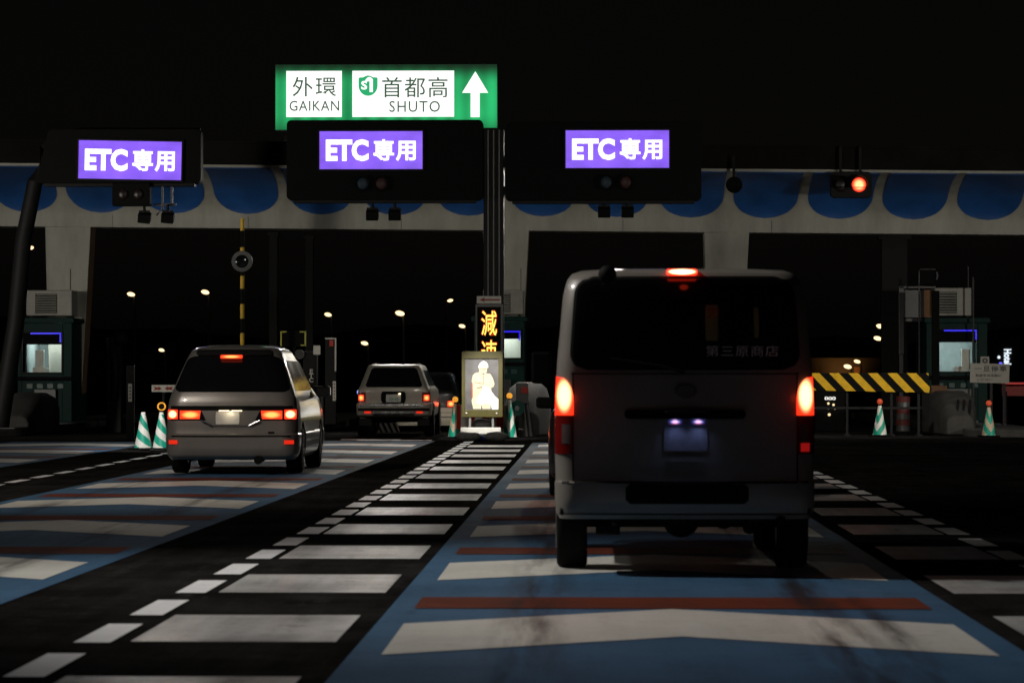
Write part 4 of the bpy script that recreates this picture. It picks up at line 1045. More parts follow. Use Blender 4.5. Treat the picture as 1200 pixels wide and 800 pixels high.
m = MB(); m.box((t1(1152.5), 0.01, (t2(418) + t2(427)) / 2), (t1(1157.5) - t1(1147.5), .03, t2(418) - t2(427.5))); m.build('pictogram_plate', 'notice', st)
m = MB(); m.lathe([(.03, -.01), (.06, -.01), (.06, .01), (.03, .01), (.03, -.0101)], (t1(1152.5), -.02, t2(422.5)), 'y', 16); m.build('pictogram', 'sign_black', st)
for px in (1160, 1175):
    m = MB(); m.box((t1(px), .05, t2(445) / 2), (.06, .05, t2(445))); m.build('leg', 'dark_metal', st)
m = MB(); m.box((t1(1167), .05, .02), (.5, .5, .04)); m.build('foot', 'dark_metal', st)
rr = thing('guard_fence', 'low fence with a glowing red top rail at the right edge', 'fence', (X(1195, 80), 80, 0))
m = MB(); m.box((.6, 0, Z(449, 80)), (2.2, .06, .05)); m.build('top_rail', 'red_glow_dim', rr)  # red light on the rail put in as material glow
m = MB(); m.box((.6, .04, Z(458, 80)), (2.2, .05, .25)); m.build('panel', 'barrier_red', rr)
for k in range(3):
    m = MB(); m.box((-.4 + k, .04, .45), (.06, .06, .9)); m.build('post', 'dark_metal', rr)
ns = thing('striped_nose', 'low striped marker plate on the ground ahead of the pickup style wagon', 'marker', (X(455, 70), 70, 0))
m = MB(); m.add([(-.24, 0, .01), (.24, 0, .01), (.20, .1, .22), (-.20, .1, .22), (-.24, .3, .01), (.24, .3, .01)], [(0, 1, 2, 3), (3, 2, 5, 4), (0, 3, 4), (1, 5, 2)]); m.build('wedge', 'nose_stripe', ns)

# ------------------------------------------------------------------ cars
def pchip(xs, ys, x):
    if x <= xs[0]: return ys[0]
    if x >= xs[-1]: return ys[-1]
    n = len(xs); h = [xs[i + 1] - xs[i] for i in range(n - 1)]; dl = [(ys[i + 1] - ys[i]) / h[i] for i in range(n - 1)]
    def slope(i):
        if i == 0 or i == n - 1: return dl[0] if i == 0 else dl[-1]
        if dl[i - 1] * dl[i] <= 0: return 0
        w1, w2 = 2 * h[i] + h[i - 1], h[i] + 2 * h[i - 1]
        return (w1 + w2) / (w1 / dl[i - 1] + w2 / dl[i])
    for i in range(n - 1):
        if x <= xs[i + 1]:
            t = (x - xs[i]) / h[i]; a, b = slope(i), slope(i + 1)
            return (2 * t**3 - 3 * t * t + 1) * ys[i] + (t**3 - 2 * t * t + t) * h[i] * a + (-2 * t**3 + 3 * t * t) * ys[i + 1] + (t**3 - t * t) * h[i] * b


class Car:
    """body as horizontal slices (z, half width, tail y, nose y, corner radius, tail bulge); origin under the middle of the tail"""
    def __init__(s, root, lv): s.root, s.lv = root, lv; s.zs = [l[0] for l in lv]
    def at(s, z): return [pchip(s.zs, [l[k] for l in s.lv], z) for k in range(1, 6)]
    def rear(s, x, z):
        hw, yr, yf, r, bl = s.at(z); y = yr + bl * (x / hw) ** 2; e = abs(x) - (hw - r)
        if e > 0: y += r - math.sqrt(max(0, r * r - min(e, r) ** 2))
        return y
    def ring(s, z):
        hw, yr, yf, r, bl = s.at(z); xs = []
        k1, k2 = 12, 7
        right = [hw - r + r * math.sin(PI / 2 * i / k2) for i in range(1, k2 + 1)]
        flat = [-(hw - r) + 2 * (hw - r) * i / k1 for i in range(k1 + 1)]
        xs = [-x for x in right[::-1]] + flat + right
        pts = [Vector((x, s.rear(x, z), z)) for x in xs]
        y0 = pts[-1].y; rf = min(.45, hw * .6)
        yside = yf - rf - .1
        pts += [Vector((hw, y0 + (yside - y0) * i / 10, z)) for i in range(1, 11)]
        fr = []
        for i in range(1, 8):
            a = PI / 2 * i / 8; fr.append((hw - rf + rf * math.cos(a), yside + (rf + .02) * math.sin(a)))
        for i in range(9): x = (hw - rf) * (1 - 2 * i / 8); fr.append((x, yf - .08 * (x / hw) ** 2))
        for i in range(7, 0, -1):
            a = PI / 2 * i / 8; fr.append((-(hw - rf + rf * math.cos(a)), yside + (rf + .02) * math.sin(a)))
        pts += [Vector((x, y, z)) for x, y in fr]
        y1 = pts[0].y
        pts += [Vector((-hw, yside + (y1 - yside) * i / 10, z)) for i in range(0, 10)]
        return pts
    def body(s, m, wheels, wr, track, nz=46):
        b = MB(); z0, z1 = s.zs[0], s.zs[-1]
        zz = sorted(set([z0 + (z1 - z0) * i / nz for i in range(nz + 1)] + s.zs))
        b.loft([s.ring(z) for z in zz])
        o = b.build('body', m, s.root)
        for wy in wheels:                                   # wheel arches cut into the sides, then the cutters are removed
            for sd in (-1, 1):
                c = MB(); c.cyl((sd * (track - .14), wy, wr), (sd * (track + .5), wy, wr), wr + .06, None, 40)
                co = c.build('cutter', 'black', s.root)
                md = o.modifiers.new('arch', 'BOOLEAN'); md.object = co; md.operation = 'DIFFERENCE'; md.solver = 'EXACT'
                dg = bpy.context.evaluated_depsgraph_get(); dg.update()
                me = bpy.data.meshes.new_from_object(o.evaluated_get(dg)); o.modifiers.clear(); o.data = me
                bpy.data.objects.remove(co)
        o.data.name = 'body'
        o.data.materials.clear(); o.data.materials.append(M[m])
        for p in o.data.polygons: p.material_index = 0
        o.data.polygons.foreach_set('use_smooth', [True] * len(o.data.polygons)); o.data.set_sharp_from_angle(angle=R(32))
        s.o = o
        return o
    def patch(s, name, m, z0, z1, lf, rf, off=.006, nx=16, nz=10, parent=None, deep=.03):
        """a piece lying on the tail between z0..z1, left/right edges lf(z), rf(z)"""
        lf_ = lf if callable(lf) else (lambda z: lf); rf_ = rf if callable(rf) else (lambda z: rf)
        b = MB(); vs = []; fs = []
        for j in range(nz + 1):
            z = z0 + (z1 - z0) * j / nz
            for i in range(nx + 1):
                u = .5 - .5 * math.cos(PI * i / nx) if nx > 6 else i / nx
                x = lf_(z) + (rf_(z) - lf_(z)) * u; x = max(-s.at(z)[0], min(s.at(z)[0], x))
                vs.append((x, s.rear(x, z) - off, z))
        fs = [(j * (nx + 1) + i, j * (nx + 1) + i + 1, (j + 1) * (nx + 1) + i + 1, (j + 1) * (nx + 1) + i) for j in range(nz) for i in range(nx)]
        rim = [i for i in range(nx + 1)] + [(j + 1) * (nx + 1) + nx for j in range(nz)] + [nz * (nx + 1) + i for i in range(nx - 1, -1, -1)] + [j * (nx + 1) for j in range(nz - 1, 0, -1)]
        n0 = len(vs); vs += [(vs[q][0], vs[q][1] + off + deep, vs[q][2]) for q in rim]; L_ = len(rim)
        fs += [(rim[a], rim[(a + 1) % L_], n0 + (a + 1) % L_, n0 + a) for a in range(L_)]
        b.add(vs, fs)
        return b.build(name, m, parent or s.root, smooth=35)
    def rpatch(s, name, m, x0, x1, z0, z1, r, **kw):
        """rounded-rectangle patch"""
        def e(z):
            d = 0
            if z < z0 + r: d = r - math.sqrt(max(0, r * r - (z0 + r - z) ** 2))
            if z > z1 - r: d = r - math.sqrt(max(0, r * r - (z - z1 + r) ** 2))
            return d
        l = x0 if callable(x0) else (lambda z: x0); q = x1 if callable(x1) else (lambda z: x1)
        return s.patch(name, m, z0, z1, lambda z: l(z) + e(z), lambda z: q(z) - e(z), **kw)
    def side_window(s, name, m, sd, y0, y1, z0, z1, slant=0.):
        b = MB(); vs = []; n = 8; k = 10
        for j in range(k + 1):
            z = z0 + (z1 - z0) * j / k; hw = s.at(z)[0]
            for i in range(n + 1):
                y = y0 + (y1 - y0) * i / n - slant * (j / k) * (i / n)
                vs.append((sd * (hw + .004), y, z))
        b.add(vs, [(j * (n + 1) + i, j * (n + 1) + i + 1, (j + 1) * (n + 1) + i + 1, (j + 1) * (n + 1) + i) for j in range(k) for i in range(n)])
        return b.build(name, m, s.root, smooth=35)
    def wheels(s, ys, r, track, w=.2):
        for wy in ys:
            for sd in (-1, 1):
                b = MB(); c = (sd * (track - w / 2), wy, r)
                b.lathe([(r * .62, -w / 2), (r * .9, -w / 2), (r * .975, -w * .42), (r, -w * .3), (r, w * .3), (r * .975, w * .42), (r * .9, w / 2), (r * .62, w / 2), (r * .62, -w / 2 + .001)], (0, 0, 0), 'x', 36)
                wl_ = b.build('wheel', 'rubber', s.root, smooth=40, loc=c)
                b = MB(); o_ = sd * w * .42
                b.lathe([(r * .62, -w * .45), (r * .62, w * .45)], (0, 0, 0), 'x', 28)
                for q in range(5):
                    a = 2 * PI * q / 5; b.box((sd * w * .46, math.cos(a) * r * .33, math.sin(a) * r * .33), (.03, r * .5, r * .14), Matrix.Rotation(a, 3, 'X'))
                b.build('rim', 'rim', wl_, smooth=40)
    def under(s, z, y0, y1, hw, extra=None):
        b = MB(); b.box((0, (y0 + y1) / 2, z), (hw * 2, y1 - y0, .12))
        if extra: extra(b)
        b.build('underbody', 'black', s.root)
    def box_part(s, name, m, c, sz, bevel=.005, parent=None): b = MB(); b.box(c, sz); return b.build(name, m, parent or s.root, bevel=bevel)
    def beams(s, y, x, z, power, col=(1, .93, .8), reach=14):
        for sd in (-1, 1):
            l_ = spot('headlamp_light', (sd * x, y, z), (sd * x, y + reach, 0), power, col, 55, .9, .06); l_.parent = s.root
            b = MB(); b.ball((sd * x, y - .06, z), .1, 12, .7); b.build('headlight', 'win_white', s.root, smooth=60)
    def red(s, x, y, z, power=6, size=150):
        l_ = spot('tail_lamp_light', (x, y, z), (x, y - 3, z - .25), power, (1, .07, .02), size, 1, .06); l_.parent = s.root
        pd = bpy.data.lights.new('tail_lamp_spill', 'POINT'); pd.energy = power * .028; pd.color = (1, .05, .015); pd.shadow_soft_size = .03
        po_ = bpy.data.objects.new('tail_lamp_spill', pd); COL.objects.link(po_); po_.parent = s.root; po_.location = (x * .99, y - .02, z)


# ---- van right in front
VD = 19.9
van = thing('van', 'tall white one-box van with lit brake lamps in the centre lane, nearest the viewer', 'van', (X(803, VD), VD, 0))
V = Car(van, [(.37, .815, .06, 4.60, .10, .04), (.42, .838, .012, 4.64, .12, .05), (.50, .846, -.005, 4.68, .13, .05), (.605, .847, .0, 4.69, .13, .05), (.618, .842, .03, 4.69, .12, .05), (.9, .848, .045, 4.68, .12, .05),
              (1.1, .845, .05, 4.62, .12, .05), (1.3, .837, .058, 4.42, .12, .05), (1.6, .812, .09, 3.95, .12, .06), (1.86, .785, .14, 3.6, .13, .06), (1.93, .765, .165, 3.5, .14, .07), (1.97, .735, .20, 3.42, .16, .08), (1.995, .68, .28, 3.32, .2, .08), (2.005, .58, .42, 3.2, .22, .08)])
V.body('van_paint', (.93, 3.5), .32, .85)
vx = lambda px: (px - 803) / F * VD; vz = lambda py: Z(py, VD)
V.rpatch('rear_window', 'glass', lambda z: -.735 + (z - 1.36) * .07, lambda z: .735 - (z - 1.36) * .07, vz(430), vz(326), .10, off=.008, nx=26, nz=22)
gl = V.rpatch('window_seal', 'black', lambda z: -.755 + (z - 1.34) * .07, lambda z: .755 - (z - 1.34) * .07, vz(433.5), vz(322.5), .12, off=.003, nx=26, nz=22)
for sd in (-1, 1):
    def lo(z, sd=sd): return -.846
    zb, zt = vz(486.5), vz(440)
    def inner(z): t = max(0, min(1, (z - zb) / (zt - zb))); return -.846 + .118 * math.sqrt(max(0, 1 - max(0, (t - .35) / .65) ** 2.2)) + .004
    f_l = (lambda z: -.85) if sd < 0 else (lambda z: -inner(z)); f_r = inner if sd < 0 else (lambda z: .85)
    V.patch('brake_lamp', 'brake', zb, zt, f_l, f_r, off=.012, nx=14, nz=16)
    a, b_ = (-.85, -.728) if sd < 0 else (.728, .85)
    rl_ = V.patch('rear_lamp', 'red_lens', vz(532), zb - .006, a, b_, off=.012, nx=14, nz=6)
    c0, c1_ = (-.80, -.742) if sd < 0 else (.742, .80)
    V.patch('reversing_lens', 'smoke_lens', vz(520), vz(497), c0, c1_, off=.016, nx=8, nz=4, parent=rl_)
    V.red(sd * .80, -.12, 1.17, 5)
V.patch('lower_reflector', 'red_glow_dim', vz(529), vz(519), .75, .81, off=.018, nx=8, nz=3)
V.rpatch('garnish', 'black', vx(732), vx(874), vz(490.5), vz(480), .02, off=.025, nx=10, nz=4)
V.rpatch('tailgate_recess', 'van_paint', vx(735), vx(871), vz(548), vz(492), .03, off=.004, nx=10, nz=6)
pl = V.rpatch('number_plate', 'plate_dim', vx(778), vx(829), vz(528), vz(497), .004, off=.018, nx=6, nz=14)
for px in (791, 818):
    b = MB(); b.box((vx(px), .005, vz(494.0)), (.085, .035, .03)); b.build('plate_lamp', 'plate_soft', pl)
    l_ = spot('plate_lamp_light', (vx(px), -.02, vz(492.5)), (vx(px), .05, vz(506)), .8, (.35, .45, 1), 110, 1, .02); l_.parent = van
V.rpatch('step_pad', 'black', vx(733), vx(877), vz(590), vz(566.5), .03, off=.012, nx=10, nz=5)
b = MB(); b.lathe([(.052, -.012), (.066, -.012), (.07, .0), (.05, .0), (.052, -.0121)], (0, 0, 0), 'y', 32); b.lathe([(.02, -.012), (.026, -.012), (.026, .0), (.02, .0), (.02, -.0121)], (0, 0, .008), 'y', 24)
e_ = b.build('emblem', 'grey_metal', van, loc=(vx(804), .035, vz(458))); e_.scale = (1, 1, .68)
tb_ = V.rpatch('high_brake_lamp', 'third_brake', vx(782), vx(818), vz(321.5), vz(313.5), .012, off=.07, nx=10, nz=4, deep=.06)
V.red(0, .02, vz(318), 3)
b = MB(); b.ball((vx(712), .10, vz(321)), .06, 12); b.build('under_mirror', 'black', van, smooth=60)
b = MB(); b.tube([(vx(803), .02, vz(436)), (vx(770), .04, vz(428)), (vx(715), .055, vz(420))], .009, 8); b.build('wiper', 'black', van)
b = MB(); b.box((vx(803), .018, vz(534)), (.24, .02, .006)); b.build('handle_line', 'grey_metal', van)
for sd in (-1, 1):
    V.patch('tailgate_gap', 'black', vz(572), vz(436), sd * .728 - .004, sd * .728 + .004, off=.004, nx=2, nz=14)
V.patch('tailgate_gap', 'black', vz(566), vz(563.8), -.80, .80, off=.004, nx=20, nz=1)
V.patch('bumper_gap', 'black', vz(603), vz(601.5), -.82, .82, off=.004, nx=20, nz=1)
V.patch('tailgate_gap', 'black', vz(438.5), vz(437.2), -.74, .74, off=.004, nx=20, nz=1)
for sd in (-1, 1):
    b = MB(); b.tube([(sd * .80, .02, vz(602)), (sd * .80, .0, vz(596))], .012, 8); b.build('tow_cover', 'dark_metal', van)
b = MB(); b.box((vx(803), -.03, vz(482.5)), (.26, .03, .02)); b.build('door_handle', 'dark_metal', van, bevel=.004)
# poster and lettering behind / on the rear glass
po = V.rpatch('window_poster', 'poster', vx(827), vx(842), vz(399), vz(357), .004, off=.0095, nx=6, nz=6, deep=.003); po['label'] = 'dim yellowish poster strip inside the rear glass'
V.rpatch('window_poster', 'poster', vx(884), vx(890), vz(396), vz(360), .002, off=.0095, nx=4, nz=4, deep=.003)
text('window_lettering', '力', 'sign_red', van, (vx(836.5), V.rear(vx(836.5), vz(366)) - .03, vz(366)), .07, .075, .004, .01)
text('window_lettering', '第三原商店', 'sign_white', van, (vx(870), V.rear(vx(870), vz(411)) - .022, vz(411)), .47, .072, .004, .0, 1.1)
V.side_window('side_window', 'glass', -1, .35, 1.9, 1.36, 1.84); V.side_window('side_window', 'glass', 1, .35, 1.9, 1.36, 1.84)
V.side_window('front_side_window', 'glass', -1, 2.0, 3.4, 1.36, 1.84, .25); V.side_window('front_side_window', 'glass', 1, 2.0, 3.4, 1.36, 1.84, .25)
V.wheels((.93, 3.5), .32, .84, .205)
def under_van(b):
    b.cyl((-.7, .93, .32), (.7, .93, .32), .045, None, 12); b.ball((0.0, .93, .335), .13, 14); b.cyl((0, .95, .34), (0, 3.0, .42), .04, None, 10)
    for sd in (-1, 1):
        b.tube([(sd * .45, .1, .37), (sd * .45, .5, .28), (sd * .45, .93, .26), (sd * .45, 1.5, .36)], .03, 8)
    b.cyl((-.58, .3, .30), (-.42, .3, .30), .045, None, 12); b.cyl((-.48, .35, .31), (-.48, .35, .40), .03, None, 10); b.cyl((.45, .35, .29), (.45, .35, .40), .04, None, 10)
    b.cyl((.62, .04, .36), (.62, .5, .36), .035, None, 12); b.cyl((.3, 1.2, .34), (.3, 2.0, .34), .09, None, 14)
V.under(.44, .12, 4.4, .72, under_van)
for sd in (-1, 1):
    b = MB(); b.box((sd * .98, 3.45, 1.36), (.15, .12, .24)); b.box((sd * .88, 3.5, 1.34), (.14, .04, .05)); b.build('door_mirror', 'black', van, bevel=.03)
V.beams(4.75, .62, .78, 900)

# ---- silver minivan
MD = 40.0
mv = thing('minivan', 'silver minivan with lit tail lamps stopped in the left lane', 'minivan', (X(269, MD), MD, 0))
C = Car(mv, [(.20, .80, .10, 4.55, .12, .05), (.26, .85, .02, 4.62, .16, .07), (.36, .875, .0, 4.66, .2, .08), (.53, .88, .0, 4.66, .2, .08), (.545, .868, .035, 4.65, .18, .07), (.72, .865, .045, 4.6, .18, .07), (.95, .845, .065, 4.3, .18, .07), (1.02, .83, .085, 4.05, .18, .07),
             (1.1, .80, .12, 3.7, .18, .07), (1.35, .71, .24, 3.05, .2, .08), (1.52, .645, .34, 2.75, .22, .08), (1.62, .60, .42, 2.55, .24, .08), (1.67, .54, .56, 2.4, .26, .08), (1.70, .44, .8, 2.2, .28, .08), (1.71, .36, 1.0, 2.0, .3, .08)])
C.body('silver', (.93, 3.665), .315, .87)
cx_ = lambda px: (px - 269) / F * MD; cz = lambda py: Z(py, MD)
C.rpatch('rear_window', 'glass', lambda z: -.77 + (z - 1.1) * .35, lambda z: .77 - (z - 1.1) * .35, cz(459), cz(417), .08, off=.008, nx=22, nz=18)
C.rpatch('roof_spoiler', 'charcoal', -.5, .5, cz(415.5), cz(409), .02, off=.05, nx=12, nz=4, deep=.1)
C.rpatch('high_brake_lamp', 'brake_soft', cx_(254), cx_(280), cz(419.8), cz(415.4), .01, off=.065, nx=8, nz=4, deep=.05)
C.patch('tail_band', 'black', cz(492.5), cz(475.5), -.80, .80, off=.005, nx=20, nz=6)
for sd in (-1, 1):
    q = lambda px: cx_(px) if sd < 0 else -cx_(px)
    a, b_ = sorted((sd * .845, sd * .70)); C.patch('outer_brake_lamp', 'brake', cz(491), cz(480), a, b_, off=.012, nx=10, nz=6)
    def inn(z, sd=sd): return sd * (.41 + (z - cz(491)) * -.15)
    o2 = sd * .672
    C.patch('inner_tail_lamp', 'brake_soft', cz(491), cz(481), *((o2, inn) if sd < 0 else (inn, o2)), off=.012, nx=10, nz=6)
    a, b_ = sorted((sd * .82, sd * .70)); C.patch('glow_reflector', 'reflector', cz(520.5), cz(515.8), a, b_, off=.01, nx=8, nz=3)  # the last patch is a reflector with glow put into its material
    C.red(sd * .72, -.15, .80, 4); 
def trap(s_): return lambda z: s_ * (.235 + max(0, (z - cz(499)) * .5) + .05)
tr_ = C.patch('plate_garnish', 'silver', cz(499), cz(481), trap(-1), trap(1), off=.02, nx=14, nz=6)
pl = C.rpatch('number_plate', 'plate_white', cx_(251.5), cx_(279.5), cz(497), cz(482.5), .006, off=.028, nx=6, nz=4)
for sd in (-1, 1):
    b = MB(); b.box((sd * .085 + .0, .015, cz(481.2)), (.13, .05, .012)); b.build('plate_lamp', 'plate_warm', pl)
    b = MB(); b.tube([(sd * .245, .02, cz(498.6)), (sd * .385, .025, cz(492.5))], .011, 8); b.build('chrome_strip', 'chrome', mv)
l_ = spot('plate_lamp_light', (0, -.05, cz(480.5)), (0, .06, cz(492)), .6, (1, .85, .6), 130, 1, .03); l_.parent = mv
b = MB(); b.lathe([(.035, -.01), (.046, -.01), (.046, 0), (.035, 0), (.035, -.0101)], (0, 0, 0), 'y', 24); b.lathe([(.001, -.01), (.012, -.01), (.012, 0), (.001, 0)], (0, 0, 0), 'y', 12); e_ = b.build('emblem', 'chrome', mv, loc=(cx_(265), .095, cz(469.5))); e_.scale = (1.1, 1, .75)
C.rpatch('trim_badge', 'black', cx_(313), cx_(320.5), cz(508), cz(505.8), .003, off=.01, nx=6, nz=2)
C.patch('bumper_line', 'black', cz(512), cz(510.3), -.78, .78, off=.006, nx=20, nz=2)
b = MB(); b.cyl((cx_(302), -.02, cz(539)), (cx_(302), .5, cz(537)), .055, None, 18); b.build('exhaust', 'black', mv, smooth=40)
C.side_window('side_window', 'glass', -1, .65, 3.0, 1.10, 1.5, .5); C.side_window('side_window', 'glass', 1, .65, 3.0, 1.10, 1.5, .5)
C.wheels((.93, 3.665), .315, .865, .205); C.under(.27, .2, 4.3, .7)
for sd in (-1, 1):
    b = MB(); b.box((sd * .95, 3.15, 1.08), (.2, .12, .15)); b.build('door_mirror', 'silver', mv, bevel=.03)
C.beams(4.72, .62, .70, 520, (1, .96, .9))

# ---- beige wagon
SD_ = 65.0
sv = thing('suv', 'boxy beige off-road wagon with spare plate holder beyond the minivan', 'suv', (X(461, SD_), SD_, 0))
U = Car(sv, [(.42, .74, .10, 4.4, .08, .03), (.47, .79, .01, 4.48, .1, .03), (.70, .80, .0, 4.5, .1, .03), (.715, .775, .07, 4.5, .09, .03), (.95, .77, .08, 4.4, .09, .03), (1.02, .755, .09, 4.1, .09, .03), (1.06, .735, .10, 3.55, .1, .03),
             (1.25, .66, .17, 3.1, .1, .03), (1.45, .585, .25, 2.8, .1, .03), (1.51, .555, .28, 2.7, .12, .03), (1.535, .50, .36, 2.6, .14, .03), (1.54, .44, .5, 2.5, .15, .03)])
U.body('beige', (.95, 3.55), .36, .83)
ux = lambda px: (px - 461) / F * SD_; uz = lambda py: Z(py, SD_)
U.rpatch('rear_window', 'glass', lambda z: -.60 + (z - 1.1) * .34, lambda z: .60 - (z - 1.1) * .34, uz(453.5), uz(430.5), .05, off=.008, nx=18, nz=12)
for sd in (-1, 1):
    a, b_ = sorted((sd * .77, sd * .60)); U.patch('tail_lamp_housing', 'red_lens', uz(471), uz(459.5), a, b_, off=.008, nx=8, nz=4)
    a, b_ = sorted((sd * .755, sd * .635)); U.patch('brake_lamp', 'brake_soft', uz(469.5), uz(462.5), a, b_, off=.014, nx=8, nz=5)
    a, b_ = sorted((sd * .62, sd * .48)); U.patch('bumper_reflector', 'reflector', uz(484.2), uz(481.8), a, b_, off=.012, nx=6, nz=2)
    b = MB(); b.box((sd * .62, .28, .38), (.26, .02, .28)); b.build('mud_flap', 'dark_metal', sv)
    b = MB(); b.box((sd * .62, .266, .42), (.2, .01, .05)); b.build('flap_strip', 'sign_white', sv)
    U.red(sd * .72, -.12, .82, 4)
U.patch('bumper_bar', 'chrome', uz(475.5), uz(472.3), -.72, .72, off=.05, nx=12, nz=3, deep=.08)
U.patch('bumper_step', 'dark_metal', uz(481.5), uz(478), -.76, .76, off=.014, nx=12, nz=3)
U.patch('lower_bumper', 'chrome', uz(486.5), uz(482), -.44, .44, off=.03, nx=10, nz=3)
hd = U.rpatch('plate_holder', 'black', ux(446), ux(475), uz(472), uz(458.5), .03, off=.03, nx=8, nz=4)
U.rpatch('number_plate', 'plate_white', ux(452), ux(469.5), uz(471), uz(462), .005, off=.042, nx=6, nz=3)
text('plate_lettering', '33-12', 'cone_green', sv, (ux(461), .028, uz(467.4)), .2, .06, .006, .02)
b = MB(); b.ball((ux(468), .03, uz(461.3)), .03, 10, .5); b.build('plate_lamp', 'plate_warm', sv, smooth=60)
b = MB(); b.ball((ux(419.5), .35, uz(459.5)), .055, 12); b.build('side_lamp', 'plate_glow', sv, smooth=60)
for sd in (-1, 1):
    b = MB(); b.tube([(sd * .46, .55, 1.545), (sd * .46, 1.2, 1.55), (sd * .46, 2.2, 1.545)], .014, 8); b.build('roof_rail', 'chrome', sv)
b = MB(); b.box((ux(461), .085, uz(441.3)), (.22, .006, .02)); b.build('window_reflection_strip', 'sign_white', sv) if False else None
U.side_window('side_window', 'glass', -1, .45, 2.9, 1.08, 1.42, .3); U.side_window('side_window', 'glass', 1, .45, 2.9, 1.08, 1.42, .3)
U.wheels((.95, 3.55), .36, .82, .22); U.under(.46, .2, 4.2, .62, lambda b: b.cyl((-.7, .95, .36), (.7, .95, .36), .06, None, 12))
U.beams(4.55, .55, .75, 380)

# ---- small pale hatchback beside the wagon
HD_ = 71.5
hv = thing('hatchback', 'small car with one lit lamp and pale bumper half hidden behind the wagon', 'car', (X(497, HD_), HD_, 0))
Hc = Car(hv, [(.17, .72, .08, 3.9, .12, .05), (.22, .80, .02, 3.95, .15, .06), (.55, .81, .0, 3.98, .16, .06), (.565, .795, .04, 3.96, .14, .06), (.85, .785, .07, 3.7, .14, .06), (.95, .765, .11, 3.2, .14, .06), (1.2, .68, .26, 2.5, .16, .06), (1.34, .60, .36, 2.25, .18, .06), (1.375, .52, .5, 2.1, .2, .06), (1.385, .42, .7, 1.95, .2, .06)])
Hc.body('charcoal', (.75, 3.15), .29, .79)
px_ = lambda px: (px - 497) / F * HD_; pz = lambda py: Z(py, HD_)
Hc.rpatch('rear_window', 'glass', lambda z: -.66 + (z - .95) * .3, lambda z: .66 - (z - .95) * .3, .95, 1.30, .06, off=.008, nx=16, nz=10)
Hc.patch('bumper', 'pale_car', pz(498.5), pz(477.5), -.79, .79, off=.012, nx=20, nz=8)
Hc.patch('bumper_groove', 'charcoal', pz(489), pz(488), -.7, .7, off=.016, nx=14, nz=1); Hc.patch('bumper_groove', 'charcoal', pz(483.5), pz(483), -.7, .7, off=.016, nx=14, nz=1)
for sd in (-1, 1):
    a, b_ = sorted((sd * .70, sd * .54)); Hc.patch('tail_lamp', 'brake_soft', pz(476.5), pz(469.5), a, b_, off=.014, nx=8, nz=5)
Hc.red(.65, -.1, .65, 4)
Hc.rpatch('number_plate', 'plate_white', -.165, .165, .62, .77, .01, off=.02, nx=6, nz=3)
b = MB(); b.ball((px_(514), .1, pz(505)), .03, 10); b.build('side_marker', 'orange_lens', hv, smooth=50)
Hc.side_window('side_window', 'glass', -1, .6, 2.4, .95, 1.25, .4); Hc.side_window('side_window', 'glass', 1, .6, 2.4, .95, 1.25, .4)
Hc.wheels((.75, 3.15), .29, .785, .18); Hc.under(.25, .2, 3.7, .6)
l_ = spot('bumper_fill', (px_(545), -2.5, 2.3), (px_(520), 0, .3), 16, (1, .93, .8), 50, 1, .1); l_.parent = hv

# ---- dark sedan ahead of the van, all but hidden by it
LS = 32.3
sn = thing('sedan', 'dark sedan ahead of the van, only its left flank showing', 'car', (X(738, LS), LS, 0))
Sd = Car(sn, [(.20, .78, .1, 4.5, .14, .05), (.27, .84, .02, 4.56, .18, .06), (.55, .86, .0, 4.6, .18, .06), (.8, .85, .03, 4.4, .18, .06), (.92, .82, .08, 4.0, .18, .06), (.97, .78, .35, 3.4, .2, .06), (1.15, .67, .95, 2.75, .2, .06), (1.32, .58, 1.25, 2.4, .22, .06), (1.38, .50, 1.4, 2.25, .24, .06), (1.395, .4, 1.55, 2.1, .25, .06)])
Sd.body('charcoal', (1.0, 3.6), .31, .85)
Sd.rpatch('rear_window', 'glass', lambda z: -.66 + (z - 1.0) * .25, lambda z: .66 - (z - 1.0) * .25, 1.0, 1.32, .05, off=.008, nx=14, nz=10)
for sd in (-1, 1):
    a, b_ = sorted((sd * .77, sd * .5)); Sd.patch('tail_lamp', 'brake_soft', .68, .80, a, b_, off=.012, nx=10, nz=5)
    b = MB(); b.box((sd * .93, 2.9, .99), (.2, .12, .13)); b.build('door_mirror', 'black', sn, bevel=.03)
    Sd.red(sd * .84, -.05, .74, 3)
Sd.rpatch('number_plate', 'plate_white', -.165, .165, .5, .65, .01, off=.015, nx=6, nz=3)
Sd.side_window('side_window', 'glass', -1, 1.4, 3.0, 1.0, 1.28, .5); Sd.side_window('side_window', 'glass', 1, 1.4, 3.0, 1.0, 1.28, .5)
Sd.wheels((1.0, 3.6), .31, .855, .2); Sd.under(.26, .2, 4.3, .66)
Sd.beams(4.6, .6, .62, 380)

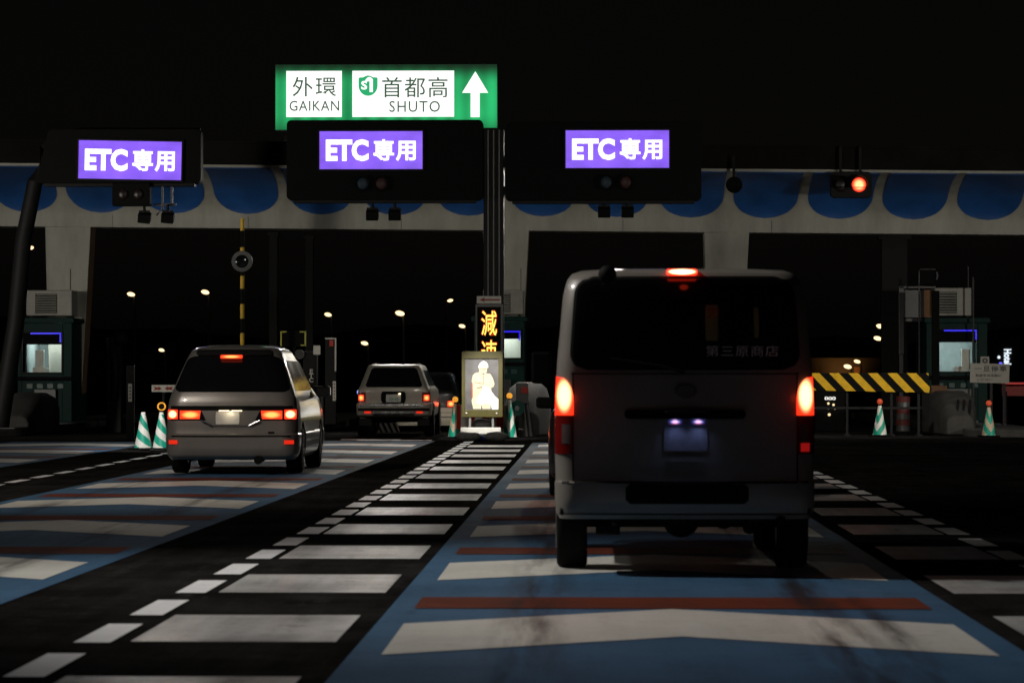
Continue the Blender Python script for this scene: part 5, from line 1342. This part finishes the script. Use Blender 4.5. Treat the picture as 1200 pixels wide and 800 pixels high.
# ------------------------------------------------------------------ distant street lamps, hotel sign, dark blocks
lamps = [(33, 290, 150, 1, 'lone street lamp with its arm to the left above the left booth'), (152, 344.5, 170, 1.1, 'street lamp high between the left column and the minivan'), (239.5, 342, 160, 1.15, 'bright street lamp just left of the banded pole'),
         (188, 410, 240, .8, 'low street lamp just above the arrow sign'), (384, 368.5, 190, 1.0, 'street lamp above the white edged marker post'), (468.5, 367, 160, 1.3, 'brightest street lamp, high above the beige wagon'),
         (427, 402, 230, 1.0, 'lower street lamp just left above the beige wagon'), (527.5, 352, 300, .8, 'small street lamp highest left of the orange letter board'), (541.5, 382, 210, .9, 'street lamp close to the left side of the orange letter board'),
         (1031, 382.5, 200, 1.2, 'upper of two street lamps between van and right booth'), (1027.5, 396.5, 210, 1.1, 'lower of two street lamps between van and right booth'), (1003.5, 423.5, 260, .9, 'small street lamp low above the barrier board'), (992.5, 429.5, 240, 1.1, 'lowest street lamp just above the barrier board'),
         (1039, 357, 420, .9, 'tiny lone street lamp left of the thick upright')]
for (px, py, d, s_, lab) in lamps:
    h_ = Z(py, d)
    t = thing('street_lamp', lab, 'street lamp', (X(px, d), d, 0), 0, 'distant warm street lamps beyond the gate')
    sd = -1 if px in (33, 527.5) else 1
    k = d / F
    m = MB(); ax = -sd * 5.5 * k
    m.tube([(-ax * 0 + sd * 4.5 * k, 0, 0), (sd * 4.5 * k, 0, h_ - .5), (sd * 3.6 * k, 0, h_ - .05), (0, 0, h_ + .04)], [.09, .07, .06, .05], 8)
    m.build('pole', 'grey_metal', t, smooth=50)
    m = MB(); r_ = 4.2 * s_ * k
    m.ball((0, 0, 0), r_, 12, .52); o = m.build('lamp_head', 'street_warm', t, smooth=60, loc=(0, -.05, h_)); o.rotation_euler = (0, R(12 * sd), 0)

ht = thing('hotel_tower', 'dark tower with a sideways lit Hotel sign at the right edge', 'building', (X(1180, 400), 400, 0))
m = MB(); m.box((0, 4, 3.2), (3.4, 6, 6.4)); m.build('wall', 'bldg', ht)
text('hotel_lettering', 'Hotel', 'hotel_white', ht, (0, .9, Z(418, 400)), .95, 2.0, .06, .03, 1, True)
m = MB(); m.ball((X(1170, 400) - X(1180, 400), 1, Z(418.5, 400)), .19, 10); m.build('white_beacon', 'hotel_white', ht); m = MB(); m.ball((X(1172, 400) - X(1180, 400), 1, Z(426, 400)), .22, 10); m.build('blue_beacon', 'hotel_blue', ht)
m = MB(); m.box((-.5, .97, Z(424, 400)), (1.6, .06, .12)); m.build('beacon_rail', 'bldg', ht)
for i, (px, d, w, h_, dd, lab) in enumerate(((985, 330, 9, 3.2, 5, 'low dark building with an orange lit eave behind the barrier board'), (140, 320, 14, 5, 6, 'low dark reddish block behind the left cones'), (700, 380, 22, 6, 8, 'wide dark block beyond the gate behind the van'))):
    t = thing('low_building', lab, 'building', (X(px, d), d, 0))
    m = MB(); m.box((0, dd / 2, h_ / 2), (w, dd, h_)); m.build('wall', 'bldg', t)
    m = MB(); m.prism_x([(-.4, h_ + .003), (dd + .4, h_ + .003), (dd / 2, h_ + 1.2)], -w / 2 - .3, w / 2 + .3); m.build('roof', 'dark_metal', t)
    for k in range(5):
        m = MB(); m.box((-w * .4 + k * w * .2, -.03, h_ * .55), (w * .09, .05, h_ * .3)); m.build('window', 'bldg' if k % 3 else 'brown_board', t)
    if i == 0:
        l_ = spot('eave_lamp_light', (0, -3, 1.5), (0, 0, h_ * .9), 400, (1, .45, .12), 120, 1, .1); l_.parent = t
